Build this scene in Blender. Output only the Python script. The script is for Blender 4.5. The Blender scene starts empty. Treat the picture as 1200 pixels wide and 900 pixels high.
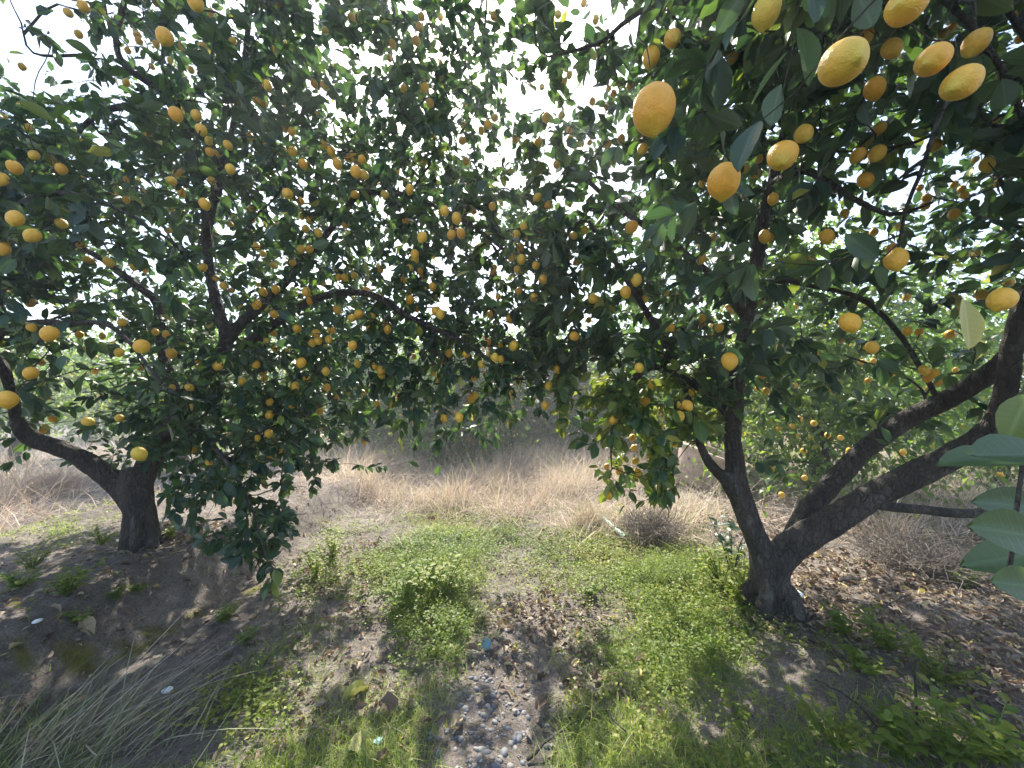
import bpy, math, random
import numpy as np
from mathutils import Matrix, Vector
rng = np.random.default_rng(7); random.seed(7)
C = bpy.context.scene.collection
sc = bpy.context.scene
R = math.radians

# ------------------------------------------------------------------ camera, sky, sun, exposure
F = 440.0; CAM = np.array([0, 0, 1.45]); PITCH = math.atan(20 / 440)
cd = bpy.data.cameras.new('camera'); cam = bpy.data.objects.new('camera', cd); C.objects.link(cam)
cd.sensor_width = 36; cd.lens = 36 * F / 1200; cd.clip_start = 0.05; cd.clip_end = 600
cam.location = CAM; cam.rotation_euler = (math.pi / 2 + PITCH, 0, 0); sc.camera = cam
SUN_EL, SUN_AZ = R(47), R(-9)          # azimuth measured from +Y (view direction), negative = left
sdir = np.array([math.sin(SUN_AZ) * math.cos(SUN_EL), math.cos(SUN_AZ) * math.cos(SUN_EL), math.sin(SUN_EL)])
sl = bpy.data.lights.new('sun', 'SUN'); so = bpy.data.objects.new('sun', sl); C.objects.link(so)
sl.energy = 4.0; sl.angle = R(0.8); sl.color = (1.0, 0.93, 0.82)
so.rotation_euler = Vector(sdir).to_track_quat('Z', 'Y').to_euler()
w = bpy.data.worlds.new('World'); sc.world = w; w.use_nodes = True
nt = w.node_tree; nt.nodes.clear(); N = nt.nodes.new; LK = nt.links.new
out = N('ShaderNodeOutputWorld'); bg = N('ShaderNodeBackground'); bg.inputs['Strength'].default_value = 0.115
sky = N('ShaderNodeTexSky'); sky.sky_type = 'NISHITA'; sky.sun_disc = False
sky.sun_elevation = SUN_EL; sky.sun_rotation = SUN_AZ; sky.air_density = 1.0; sky.dust_density = 1.5
tc = N('ShaderNodeTexCoord'); mp = N('ShaderNodeMapping'); mp.inputs['Scale'].default_value = (1, 1, 1.6); mp.inputs['Location'].default_value = (.35, .1, .2)
no = N('ShaderNodeTexNoise'); no.inputs['Scale'].default_value = 2.6; no.inputs['Detail'].default_value = 9; no.inputs['Roughness'].default_value = .58
rp = N('ShaderNodeValToRGB'); rp.color_ramp.elements[0].position = .52; rp.color_ramp.elements[1].position = .78
no2 = N('ShaderNodeTexNoise'); no2.inputs['Scale'].default_value = 3.6; no2.inputs['Detail'].default_value = 6
rp2 = N('ShaderNodeValToRGB'); rp2.color_ramp.elements[0].color = (2.5, 2.7, 3.1, 1); rp2.color_ramp.elements[1].color = (17, 17, 17, 1)
rp2.color_ramp.elements[0].position = .43; rp2.color_ramp.elements[1].position = .66
mx = N('ShaderNodeMix'); mx.data_type = 'RGBA'
LK(tc.outputs['Generated'], mp.inputs['Vector']); LK(mp.outputs[0], no.inputs['Vector']); LK(mp.outputs[0], no2.inputs['Vector'])
LK(no.outputs['Fac'], rp.inputs['Fac']); LK(no2.outputs['Fac'], rp2.inputs['Fac'])
LK(rp.outputs['Color'], mx.inputs['Factor']); LK(sky.outputs[0], mx.inputs['A']); LK(rp2.outputs['Color'], mx.inputs['B'])
LK(mx.outputs['Result'], bg.inputs['Color']); LK(bg.outputs[0], out.inputs['Surface'])
vs = sc.view_settings; vs.view_transform = 'Standard'; vs.look = 'None'; vs.gamma = 1; vs.use_curve_mapping = False
vs.exposure = 1.9
sc.cycles.max_bounces = 8; sc.cycles.transparent_max_bounces = 4; sc.cycles.use_denoising = True

# ------------------------------------------------------------------ numeric helpers
FW = np.array([0, math.cos(PITCH), math.sin(PITCH)]); UP = np.array([0, -math.sin(PITCH), math.cos(PITCH)]); RT = np.array([1.0, 0, 0])
def P(px, py, d):
    return CAM + d * (FW + (px - 600) / F * RT - (py - 450) / F * UP)
def proj(p):
    q = np.asarray(p) - CAM; d = q @ FW; dd = np.where(d > 1e-3, d, 1e-3)
    return 600 + F * (q @ RT) / dd, 450 - F * (q @ UP) / dd, d
def unit(v):
    return v / np.maximum(np.linalg.norm(v, axis=-1, keepdims=True), 1e-9)
def vn(x, y, s=0):
    xi = np.floor(x).astype(np.int64); yi = np.floor(y).astype(np.int64); fx = x - xi; fy = y - yi
    fx = fx * fx * (3 - 2 * fx); fy = fy * fy * (3 - 2 * fy)
    def h(a, b):
        n = (a * 374761393 + b * 668265263 + s * 974634777) & 0xffffffff
        n = ((n ^ (n >> 13)) * 1274126177) & 0xffffffff
        return ((n ^ (n >> 16)) & 0xffff) / 65535.0
    return (h(xi, yi) * (1 - fx) + h(xi + 1, yi) * fx) * (1 - fy) + (h(xi, yi + 1) * (1 - fx) + h(xi + 1, yi + 1) * fx) * fy
def fbm(x, y, f, o=4, s=0):
    r = 0; a = 1; t = 0
    for k in range(o):
        r = r + a * vn(x * f, y * f, s + k); t += a; a *= .5; f *= 2.03
    return r / t
def ss(a, b, x):
    t = np.clip((x - a) / (b - a), 0, 1); return t * t * (3 - 2 * t)
def H(x, y):
    x = np.asarray(x, float); y = np.asarray(y, float)
    wob = (fbm(x, y, .8, 3, 11) - .5) * .7
    ridge = .34 * ss(-2.08, -2.46, x + wob * .4) * (1 - .8 * ss(-4.0, -5.4, x + wob)) * ss(7.5, 5, y) * ss(.4, 1.6, y)
    rr = .12 * ss(1.0, 1.9, x + wob) * ss(5.5, 4.0, y)
    rut = -.035 * np.exp(-((x - .12 - .1 * np.sin(y)) / .3) ** 2) * ss(5, 3.5, y)
    far = .25 * (fbm(x, y, .12, 2, 5) - .5) * ss(6, 14, y)
    near = ss(14, 7, np.hypot(x, y))
    return ridge + rr + rut + far + (.07 * (fbm(x, y, 1.6, 3, 3) - .5) + (.035 * (fbm(x, y, 7, 3, 4) - .5) + .018 * (fbm(x, y, 30, 2, 9) - .5)) * near)
def ground_at(px, py):
    d = 2.0
    for k in range(40):
        p = P(px, py, d); hz = float(H(p[0], p[1])); dz = CAM[2] - p[2]
        if dz <= 1e-3: return P(px, py, 25.)
        d += .6 * (d * (CAM[2] - hz) / dz - d)
        d = min(max(d, .3), 60)
    p = P(px, py, d); p[2] = float(H(p[0], p[1])); return p
def grid(rows, y0):
    return np.array([[float(c) for c in r.replace(' ', '')] for r in rows]), y0
def look(g, px, py):
    a, y0 = g
    gx = np.clip(px / 50 - .5, 0, 22.999); gy = np.clip((py - y0) / 50 - .5, 0, a.shape[0] - 1.001)
    i = gx.astype(int); j = gy.astype(int); fx = gx - i; fy = gy - j
    return (a[j, i] * (1 - fx) + a[j, i + 1] * fx) * (1 - fy) + (a[j + 1, i] * (1 - fx) + a[j + 1, i + 1] * fx) * fy

# ------------------------------------------------------------------ object helpers
def mesh(name, v, f, mat=None, attrs=None, smooth=True):
    m = bpy.data.meshes.new(name); v = np.ascontiguousarray(v, np.float32); f = np.asarray(f, np.int32); k = f.shape[1]; n = len(f)
    m.vertices.add(len(v)); m.vertices.foreach_set('co', v.ravel())
    m.loops.add(n * k); m.loops.foreach_set('vertex_index', f.ravel())
    m.polygons.add(n); m.polygons.foreach_set('loop_start', np.arange(0, n * k, k, dtype=np.int32))
    try: m.polygons.foreach_set('loop_total', np.full(n, k, np.int32))
    except Exception: pass
    m.polygons.foreach_set('use_smooth', np.full(n, smooth, bool))
    for an, av in (attrs or {}).items():
        a = m.attributes.new(an, 'FLOAT', 'POINT'); a.data.foreach_set('value', np.ascontiguousarray(av, np.float32))
    if mat: m.materials.append(mat)
    m.update(); m.validate(); return m
def obj(name, data, parent=None, loc=None, label=None, cat=None, group=None, kind=None):
    o = bpy.data.objects.new(name, data); C.objects.link(o)
    if parent is not None: o.parent = parent
    if loc is not None: o.location = loc
    if label: o['label'] = label
    if cat: o['category'] = cat
    if group: o['group'] = group
    if kind: o['kind'] = kind
    return o
def frame(t):
    t = unit(t); ref = np.where((np.abs(t[:, 2:3]) > .85), np.array([[1., 0, 0]]), np.array([[0, 0, 1.]]))
    if len(t) and np.abs(unit(t.mean(0))[2]) > .6: ref = np.tile([[1., .2, 0]], (len(t), 1))
    else: ref = np.tile([[.05, .1, 1.]], (len(t), 1))
    a = unit(np.cross(t, ref)); return a, np.cross(t, a)
def tubes(paths, sides, cap=False):
    V = []; Fc = []; n0 = 0; ang = np.arange(sides) / sides * 2 * math.pi; ca = np.cos(ang); sa = np.sin(ang)
    k = np.arange(sides); k2 = (k + 1) % sides
    for pts, rad in paths:
        pts = np.asarray(pts); rad = np.asarray(rad); n = len(pts)
        t = np.gradient(pts, axis=0); a, b = frame(t)
        v = pts[:, None] + rad[:, None, None] * (ca[None, :, None] * a[:, None] + sa[None, :, None] * b[:, None])
        V.append(v.reshape(-1, 3))
        i = (np.arange(n - 1) * sides)[:, None]
        q0 = i + k; q1 = i + k2; q2 = i + sides + k2; q3 = i + sides + k
        Fc.append(n0 + np.concatenate([np.stack([q0, q1, q2], -1).reshape(-1, 3), np.stack([q0, q2, q3], -1).reshape(-1, 3)]))
        n1 = n0 + n * sides
        if cap:
            V.append(pts[[0, -1]]); Fc.append(np.stack([np.full(sides, n1), n0 + k2, n0 + k], -1)); Fc.append(np.stack([np.full(sides, n1 + 1), n1 - sides + k, n1 - sides + k2], -1)); n1 += 2
        n0 = n1
    return np.concatenate(V), np.concatenate(Fc)
def smooth_path(pts, rad, step=.04):
    pts = np.asarray(pts, float); rad = np.asarray(rad, float)
    p = np.vstack([2 * pts[0] - pts[1], pts, 2 * pts[-1] - pts[-2]]); o = []; orr = []
    for i in range(len(pts) - 1):
        n = max(2, int(np.linalg.norm(pts[i + 1] - pts[i]) / step)); t = (np.arange(n) / n)[:, None]
        a, b, c, d = p[i], p[i + 1], p[i + 2], p[i + 3]
        o.append(.5 * (2 * b + (c - a) * t + (2 * a - 5 * b + 4 * c - d) * t ** 2 + (3 * b - a - 3 * c + d) * t ** 3))
        orr.append(rad[i] + (rad[i + 1] - rad[i]) * t[:, 0])
    o.append(pts[-1:]); orr.append(rad[-1:]); return np.vstack(o), np.concatenate(orr)

# ------------------------------------------------------------------ materials
def mat(name):
    m = bpy.data.materials.new(name); m.use_nodes = True; t = m.node_tree
    return m, t, t.nodes['Principled BSDF'], t.nodes['Material Output']
def nd(t, ty, **kw):
    n = t.nodes.new('ShaderNode' + ty)
    for k, v in kw.items():
        if k in n.inputs: n.inputs[k].default_value = v
        else: setattr(n, k, v)
    return n
def ramp(t, fac, stops):
    r = t.nodes.new('ShaderNodeValToRGB'); e = r.color_ramp.elements
    while len(e) < len(stops): e.new(.5)
    for x, (p, c) in zip(e, stops): x.position = p; x.color = (*c, 1)
    t.links.new(fac, r.inputs['Fac']); return r
def bump(t, h, strength, dist, bsdf, prev=None):
    b = nd(t, 'Bump', Strength=strength, Distance=dist); t.links.new(h, b.inputs['Height'])
    if prev: t.links.new(prev.outputs[0], b.inputs['Normal'])
    if bsdf: t.links.new(b.outputs[0], bsdf.inputs['Normal'])
    return b
def leaf_mat(name, stops, tstops, trans=.42, rough=.38, spec=.5):
    m, t, b, o = mat(name); at = nd(t, 'Attribute', attribute_name='tint'); geo = nd(t, 'NewGeometry')
    r = ramp(t, at.outputs['Fac'], stops); r2 = ramp(t, at.outputs['Fac'], tstops)
    ob = nd(t, 'TexCoord'); n = nd(t, 'TexNoise', Scale=60., Detail=2.); t.links.new(ob.outputs['Object'], n.inputs['Vector'])
    pale = nd(t, 'Mix', data_type='RGBA'); pale.inputs['B'].default_value = (.17, .22, .12, 1)
    mf = nd(t, 'Math', operation='MULTIPLY'); mf.inputs[1].default_value = .4; t.links.new(geo.outputs['Backfacing'], mf.inputs[0]); t.links.new(mf.outputs[0], pale.inputs['Factor'])
    t.links.new(r.outputs[0], pale.inputs['A'])
    v = nd(t, 'HueSaturation'); mr = nd(t, 'MapRange'); mr.inputs[3].default_value = .75; mr.inputs[4].default_value = 1.25
    t.links.new(n.outputs['Fac'], mr.inputs[0]); t.links.new(mr.outputs[0], v.inputs['Value']); t.links.new(pale.outputs['Result'], v.inputs['Color'])
    la = nd(t, 'Attribute', attribute_name='lv'); lu = nd(t, 'Attribute', attribute_name='lu')
    ab = nd(t, 'Math', operation='ABSOLUTE'); t.links.new(la.outputs['Fac'], ab.inputs[0]); rib = ramp(t, ab.outputs[0], [(0, (1, 1, 1)), (.07, (0, 0, 0))])
    vm = nd(t, 'Math', operation='MULTIPLY_ADD'); vm.inputs[1].default_value = -.22; t.links.new(ab.outputs[0], vm.inputs[0]); t.links.new(lu.outputs['Fac'], vm.inputs[2])
    v2 = nd(t, 'Math', operation='MULTIPLY'); v2.inputs[1].default_value = 9; t.links.new(vm.outputs[0], v2.inputs[0]); fr = nd(t, 'Math', operation='PINGPONG'); fr.inputs[1].default_value = .5; t.links.new(v2.outputs[0], fr.inputs[0])
    vr = ramp(t, fr.outputs[0], [(0, (.45, .45, .45)), (.10, (0, 0, 0))]); mxv = nd(t, 'Math', operation='MAXIMUM'); t.links.new(rib.outputs[0], mxv.inputs[0]); t.links.new(vr.outputs[0], mxv.inputs[1])
    vein = nd(t, 'Mix', data_type='RGBA'); vf = nd(t, 'Math', operation='MULTIPLY'); vf.inputs[1].default_value = .4; t.links.new(mxv.outputs[0], vf.inputs[0]); t.links.new(vf.outputs[0], vein.inputs['Factor'])
    lt = nd(t, 'HueSaturation', Value=2.2, Saturation=.85); t.links.new(v.outputs[0], lt.inputs['Color']); t.links.new(v.outputs[0], vein.inputs['A']); t.links.new(lt.outputs[0], vein.inputs['B'])
    t.links.new(vein.outputs['Result'], b.inputs['Base Color']); b.inputs['Roughness'].default_value = rough; bump(t, mxv.outputs[0], .25, .002, b)
    b.inputs['Specular IOR Level'].default_value = spec
    tr = nd(t, 'BsdfTranslucent'); t.links.new(r2.outputs[0], tr.inputs['Color'])
    ms = nd(t, 'MixShader'); ms.inputs[0].default_value = trans
    t.links.new(b.outputs[0], ms.inputs[1]); t.links.new(tr.outputs[0], ms.inputs[2]); t.links.new(ms.outputs[0], o.inputs['Surface'])
    return m
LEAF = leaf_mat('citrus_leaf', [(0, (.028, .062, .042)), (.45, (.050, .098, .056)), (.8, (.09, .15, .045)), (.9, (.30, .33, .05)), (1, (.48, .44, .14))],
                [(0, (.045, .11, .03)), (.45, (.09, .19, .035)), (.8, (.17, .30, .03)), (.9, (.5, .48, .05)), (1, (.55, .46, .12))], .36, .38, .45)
BGLEAF = leaf_mat('orchard_leaf', [(0, (.03, .07, .025)), (.5, (.06, .12, .03)), (.9, (.13, .19, .04)), (1, (.3, .28, .05))],
                  [(0, (.06, .13, .02)), (.35, (.14, .27, .03)), (.6, (.2, .36, .03)), (.9, (.35, .48, .05)), (1, (.5, .42, .06))], .45, .5)
GRASS = leaf_mat('green_grass', [(0, (.055, .105, .028)), (.5, (.145, .205, .036)), (.85, (.27, .28, .06)), (1, (.38, .34, .15))],
                 [(0, (.13, .25, .03)), (.5, (.32, .46, .04)), (.85, (.50, .54, .07)), (1, (.5, .42, .18))], .5, .5, .3)
DRY = leaf_mat('dry_straw', [(0, (.22, .165, .125)), (.5, (.45, .345, .27)), (.9, (.62, .52, .43)), (1, (.35, .35, .12))],
               [(0, (.25, .17, .12)), (.5, (.46, .34, .25)), (.9, (.62, .5, .39)), (1, (.4, .4, .12))], .35, .7, .2)
DEAD = leaf_mat('dead_leaf', [(0, (.07, .045, .032)), (.35, (.19, .14, .10)), (.7, (.40, .34, .26)), (.88, (.45, .38, .14)), (1, (.30, .33, .12))],
                [(0, (.10, .05, .03)), (.35, (.25, .14, .08)), (.7, (.4, .3, .2)), (.88, (.5, .4, .1)), (1, (.35, .38, .1))], .2, .6, .3)
GREY = leaf_mat('grey_grass', [(0, (.13, .135, .07)), (.5, (.24, .235, .13)), (1, (.42, .38, .27))], [(0, (.14, .17, .06)), (1, (.36, .34, .2))], .35, .6, .3)
def bark_mat(name, dark, light, lich):
    m, t, b, o = mat(name); ob = nd(t, 'TexCoord'); mp = nd(t, 'Mapping'); mp.inputs['Scale'].default_value = (1, 1, .45); t.links.new(ob.outputs['Object'], mp.inputs['Vector'])
    n1 = nd(t, 'TexNoise', Scale=9., Detail=8., Roughness=.65); n2 = nd(t, 'TexNoise', Scale=70., Detail=5., Roughness=.6); n3 = nd(t, 'TexNoise', Scale=16., Detail=6., Roughness=.7)
    vo = nd(t, 'TexVoronoi', Scale=38.); vo.feature = 'DISTANCE_TO_EDGE'
    for n in (n1, n2, n3, vo): t.links.new(mp.outputs[0], n.inputs['Vector'])
    r = ramp(t, n1.outputs['Fac'], [(.3, dark), (.7, light)])
    lr = ramp(t, n3.outputs['Fac'], [(.56, (0, 0, 0)), (.66, (1, 1, 1))]); mxx = nd(t, 'Mix', data_type='RGBA'); mxx.inputs['B'].default_value = (*lich, 1)
    mm = nd(t, 'Math', operation='MULTIPLY'); mm.inputs[1].default_value = .55; t.links.new(lr.outputs[0], mm.inputs[0]); t.links.new(mm.outputs[0], mxx.inputs['Factor'])
    t.links.new(r.outputs[0], mxx.inputs['A']); t.links.new(mxx.outputs['Result'], b.inputs['Base Color']); b.inputs['Roughness'].default_value = .9
    vr = ramp(t, vo.outputs['Distance'], [(0, (0, 0, 0)), (.12, (1, 1, 1))])
    p = bump(t, vr.outputs[0], .8, .012, None); bump(t, n2.outputs['Fac'], 1., .018, b, p); return m
BARK = bark_mat('grey_bark', (.026, .023, .019), (.105, .09, .075), (.20, .20, .165))
TWIG = bark_mat('twig_bark', (.04, .035, .026), (.09, .08, .055), (.10, .12, .07))
def lemon_mat(name, c1, c2):
    m, t, b, o = mat(name); ob = nd(t, 'TexCoord'); oi = nd(t, 'ObjectInfo')
    r = ramp(t, oi.outputs['Random'], [(0, c1), (.95, c2), (1, (c2[0] * .78, c2[1] * .98, c2[2]))])
    n = nd(t, 'TexNoise', Scale=4., Detail=4.); t.links.new(ob.outputs['Object'], n.inputs['Vector'])
    v = nd(t, 'HueSaturation'); mr = nd(t, 'MapRange'); mr.inputs[3].default_value = .78; mr.inputs[4].default_value = 1.15
    t.links.new(n.outputs['Fac'], mr.inputs[0]); t.links.new(mr.outputs[0], v.inputs['Value']); t.links.new(r.outputs[0], v.inputs['Color'])
    n4 = nd(t, 'TexNoise', Scale=6.5, Detail=7., Roughness=.7); off = nd(t, 'VectorMath', operation='ADD'); t.links.new(ob.outputs['Object'], off.inputs[0]); t.links.new(oi.outputs['Random'], off.inputs[1]); t.links.new(off.outputs[0], n4.inputs['Vector'])
    bl = ramp(t, n4.outputs['Fac'], [(.60, (0, 0, 0)), (.72, (.75, .75, .75))]); m1 = nd(t, 'Mix', data_type='RGBA'); m1.inputs['B'].default_value = (.36, .22, .05, 1); t.links.new(bl.outputs[0], m1.inputs['Factor']); t.links.new(v.outputs[0], m1.inputs['A'])
    sx = nd(t, 'SeparateXYZ'); t.links.new(ob.outputs['Object'], sx.inputs[0]); gz = nd(t, 'MapRange'); gz.inputs[1].default_value = -.30; gz.inputs[2].default_value = -.75; gz.inputs[3].default_value = 0; gz.inputs[4].default_value = .8; t.links.new(sx.outputs['Z'], gz.inputs[0])
    m2 = nd(t, 'Mix', data_type='RGBA'); m2.inputs['B'].default_value = (.50, .46, .05, 1); t.links.new(gz.outputs[0], m2.inputs['Factor']); t.links.new(m1.outputs['Result'], m2.inputs['A']); t.links.new(m2.outputs['Result'], b.inputs['Base Color'])
    vo = nd(t, 'TexVoronoi', Scale=24.); t.links.new(ob.outputs['Object'], vo.inputs['Vector']); n2 = nd(t, 'TexNoise', Scale=5., Detail=3.); t.links.new(ob.outputs['Object'], n2.inputs['Vector'])
    p = bump(t, vo.outputs['Distance'], .22, .03, None); bump(t, n2.outputs['Fac'], .15, .05, b, p)
    b.inputs['Roughness'].default_value = .42; b.inputs['Subsurface Weight'].default_value = .15; b.inputs['Subsurface Radius'].default_value = (.02, .01, .003); b.inputs['Subsurface Scale'].default_value = .5
    return m
LEMON = lemon_mat('lemon_rind', (.80, .39, .028), (.85, .54, .065)); ORANGE = lemon_mat('orange_rind', (.85, .25, .02), (.85, .3, .03))
def plain(name, c, rough=.7, sc_=20., var=.35):
    m, t, b, o = mat(name); ob = nd(t, 'TexCoord'); n = nd(t, 'TexNoise', Scale=sc_, Detail=6., Roughness=.6); t.links.new(ob.outputs['Object'], n.inputs['Vector'])
    c = np.array(c); r = ramp(t, n.outputs['Fac'], [(.3, tuple(c * (1 - var))), (.7, tuple(np.minimum(c * (1 + var), .9)))]); t.links.new(r.outputs[0], b.inputs['Base Color'])
    b.inputs['Roughness'].default_value = rough; bump(t, n.outputs['Fac'], .3, .01, b); return m
def pebble_mat():
    m, t, b, o = mat('pebble_stone'); oi = nd(t, 'ObjectInfo'); at = nd(t, 'Attribute', attribute_name='tint'); ad = nd(t, 'Math', operation='ADD'); t.links.new(oi.outputs['Random'], ad.inputs[0]); t.links.new(at.outputs['Fac'], ad.inputs[1])
    fr = nd(t, 'Math', operation='FRACT'); t.links.new(ad.outputs[0], fr.inputs[0])
    r = ramp(t, fr.outputs[0], [(0, (.085, .09, .105)), (.4, (.14, .145, .165)), (.7, (.18, .175, .175)), (.95, (.23, .22, .20)), (1, (.40, .38, .35))])
    ob = nd(t, 'TexCoord'); n = nd(t, 'TexNoise', Scale=3., Detail=6.); t.links.new(ob.outputs['Object'], n.inputs['Vector'])
    v = nd(t, 'HueSaturation'); mr = nd(t, 'MapRange'); mr.inputs[3].default_value = .7; mr.inputs[4].default_value = 1.25; t.links.new(n.outputs['Fac'], mr.inputs[0]); t.links.new(mr.outputs[0], v.inputs['Value'])
    t.links.new(r.outputs[0], v.inputs['Color']); t.links.new(v.outputs[0], b.inputs['Base Color']); b.inputs['Roughness'].default_value = .7; return m
PEB = pebble_mat()
def soil_mat():
    m, t, b, o = mat('orchard_soil'); ob = nd(t, 'TexCoord')
    n1 = nd(t, 'TexNoise', Scale=1.3, Detail=6., Roughness=.6); n2 = nd(t, 'TexNoise', Scale=14., Detail=8., Roughness=.7); n3 = nd(t, 'TexNoise', Scale=90., Detail=6., Roughness=.7); vo = nd(t, 'TexVoronoi', Scale=55.)
    for n in (n1, n2, n3, vo): t.links.new(ob.outputs['Object'], n.inputs['Vector'])
    r1 = ramp(t, n1.outputs['Fac'], [(.32, (.18, .16, .143)), (.68, (.34, .308, .278))]); r2 = ramp(t, n2.outputs['Fac'], [(.3, (.55, .52, .5)), (.7, (1.25, 1.22, 1.2))])
    mu = nd(t, 'Mix', data_type='RGBA', blend_type='MULTIPLY'); mu.inputs['Factor'].default_value = 1; t.links.new(r1.outputs[0], mu.inputs['A']); t.links.new(r2.outputs[0], mu.inputs['B'])
    r3 = ramp(t, n3.outputs['Fac'], [(.35, (.6, .6, .6)), (.62, (1.1, 1.1, 1.1)), (.75, (1.8, 1.75, 1.7))])
    mu2 = nd(t, 'Mix', data_type='RGBA', blend_type='MULTIPLY'); mu2.inputs['Factor'].default_value = 1; t.links.new(mu.outputs['Result'], mu2.inputs['A']); t.links.new(r3.outputs[0], mu2.inputs['B'])
    am = nd(t, 'Attribute', attribute_name='moss'); mr = ramp(t, n2.outputs['Fac'], [(.35, (.08, .08, .022)), (.65, (.21, .20, .035))])
    mx1 = nd(t, 'Mix', data_type='RGBA'); t.links.new(am.outputs['Fac'], mx1.inputs['Factor']); t.links.new(mu2.outputs['Result'], mx1.inputs['A']); t.links.new(mr.outputs[0], mx1.inputs['B'])
    t.links.new(mx1.outputs['Result'], b.inputs['Base Color']); b.inputs['Roughness'].default_value = .95; b.inputs['Specular IOR Level'].default_value = .2
    p = bump(t, vo.outputs['Distance'], .5, .012, None); p = bump(t, n2.outputs['Fac'], .8, .05, None, p); bump(t, n3.outputs['Fac'], .9, .015, b, p); return m
SOIL = soil_mat()

# ------------------------------------------------------------------ ground
def axis(dense, step, far, grow=1.16):
    lo, hi = dense; mid = list(np.arange(lo, hi, step)); s = step; x = mid[-1]; up = []
    while x < far: s *= grow; x += s; up.append(x)
    s = step; x = lo; dn = []
    while x > -far: s *= grow; x -= s; dn.append(x)
    return np.array(dn[::-1] + mid + up)
gx = axis((-4.6, 4.6), .026, 66); gy = axis((.9, 6.2), .026, 66)
X, Y = np.meshgrid(gx, gy); Z = H(X, Y)
ny, nx = X.shape; idx = np.arange(nx * ny).reshape(ny, nx)
gf = np.stack([idx[:-1, :-1], idx[:-1, 1:], idx[1:, 1:], idx[1:, :-1]], -1).reshape(-1, 4)
xf, yf = X.ravel(), Y.ravel()
mp_ = [ground_at(*q)[:2] for q in ((-30, 812), (40, 793), (100, 772), (150, 757), (200, 738), (245, 712), (300, 690))]; md_ = np.full(len(xf), 9.)
for a_, b_ in zip(mp_[:-1], mp_[1:]):
    t_ = np.clip(((xf - a_[0]) * (b_ - a_)[0] + (yf - a_[1]) * (b_ - a_)[1]) / ((b_ - a_) ** 2).sum(), 0, 1); md_ = np.minimum(md_, np.hypot(xf - a_[0] - t_ * (b_ - a_)[0], yf - a_[1] - t_ * (b_ - a_)[1]))
moss = ss(.11, .02, md_ + .30 * (fbm(xf, yf, 4, 5, 40) - .42)) * ss(.3, .55, fbm(xf, yf, 14, 3, 41))
ground = obj('ground', mesh('ground', np.stack([xf, yf, Z.ravel()], -1), gf, SOIL, {'moss': moss * .95}), kind='structure')

# ------------------------------------------------------------------ leaves
TPL = np.array([(0, 0), (.27, .86), (.27, 0), (.27, -.86), (.68, .88), (.68, 0), (.68, -.88), (1, 0)], float)
TF = np.array([(0, 2, 1), (0, 3, 2), (1, 2, 4), (2, 5, 4), (2, 3, 5), (3, 6, 5), (4, 5, 7), (5, 6, 7)])
TPL4 = np.array([(0, 0), (.45, 1.), (.45, -1.), (1, 0)], float); TF4 = np.array([(0, 2, 1), (1, 2, 3)])
def leaf_verts(base, dr, nm, ln, wd, bend, fold, tpl):
    sd = unit(np.cross(nm, dr)); nm = np.cross(dr, sd); u = tpl[:, 0]; v = tpl[:, 1]
    wv = fold[:, None] * np.abs(v)[None] * .5 * (wd / ln)[:, None] - bend[:, None] * (u ** 2)[None]
    wv = wv + (.03 * np.sin(9 * u + 4 * v))[None] * (bend[:, None] * 1.5)
    return base[:, None] + ln[:, None, None] * (u[None, :, None] * dr[:, None] + wv[..., None] * nm[:, None]) + (wd * .5)[:, None, None] * v[None, :, None] * sd[:, None]
def leaf_mesh(name, Lf, mt, off, tpl=TPL, tf=TF):
    v = leaf_verts(*Lf[:7], tpl) - off; n, k = v.shape[:2]
    f = (tf[None] + (np.arange(n) * k)[:, None, None]).reshape(-1, 3)
    return mesh(name, v.reshape(-1, 3), f, mt, {'tint': np.repeat(Lf[7], k), **({'lu': np.tile(tpl[:, 0], n), 'lv': np.tile(tpl[:, 1] * .5, n)} if tpl is not TPL4 else {'lu': np.full(n * k, .05), 'lv': np.full(n * k, .6)})})
hu = np.array([0, .1, .24, .42, .6, .78, .91, 1.0]); hw = np.array([.03, .40, .74, .97, .98, .72, .36, .0])
TPLH = np.array([(u + .006 * math.sin(v * 7 + u * 9), v * w_) for u, w_ in zip(hu, hw) for v in (-1, -.5, 0, .5, 1)]); _i = (np.arange(7) * 5)[:, None]; _k = np.arange(4)
TFH = np.concatenate([np.stack([_i + _k, _i + _k + 1, _i + 5 + _k + 1], -1).reshape(-1, 3), np.stack([_i + _k, _i + 5 + _k + 1, _i + 5 + _k], -1).reshape(-1, 3)])[:, ::-1]
LEAFV = {}
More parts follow.
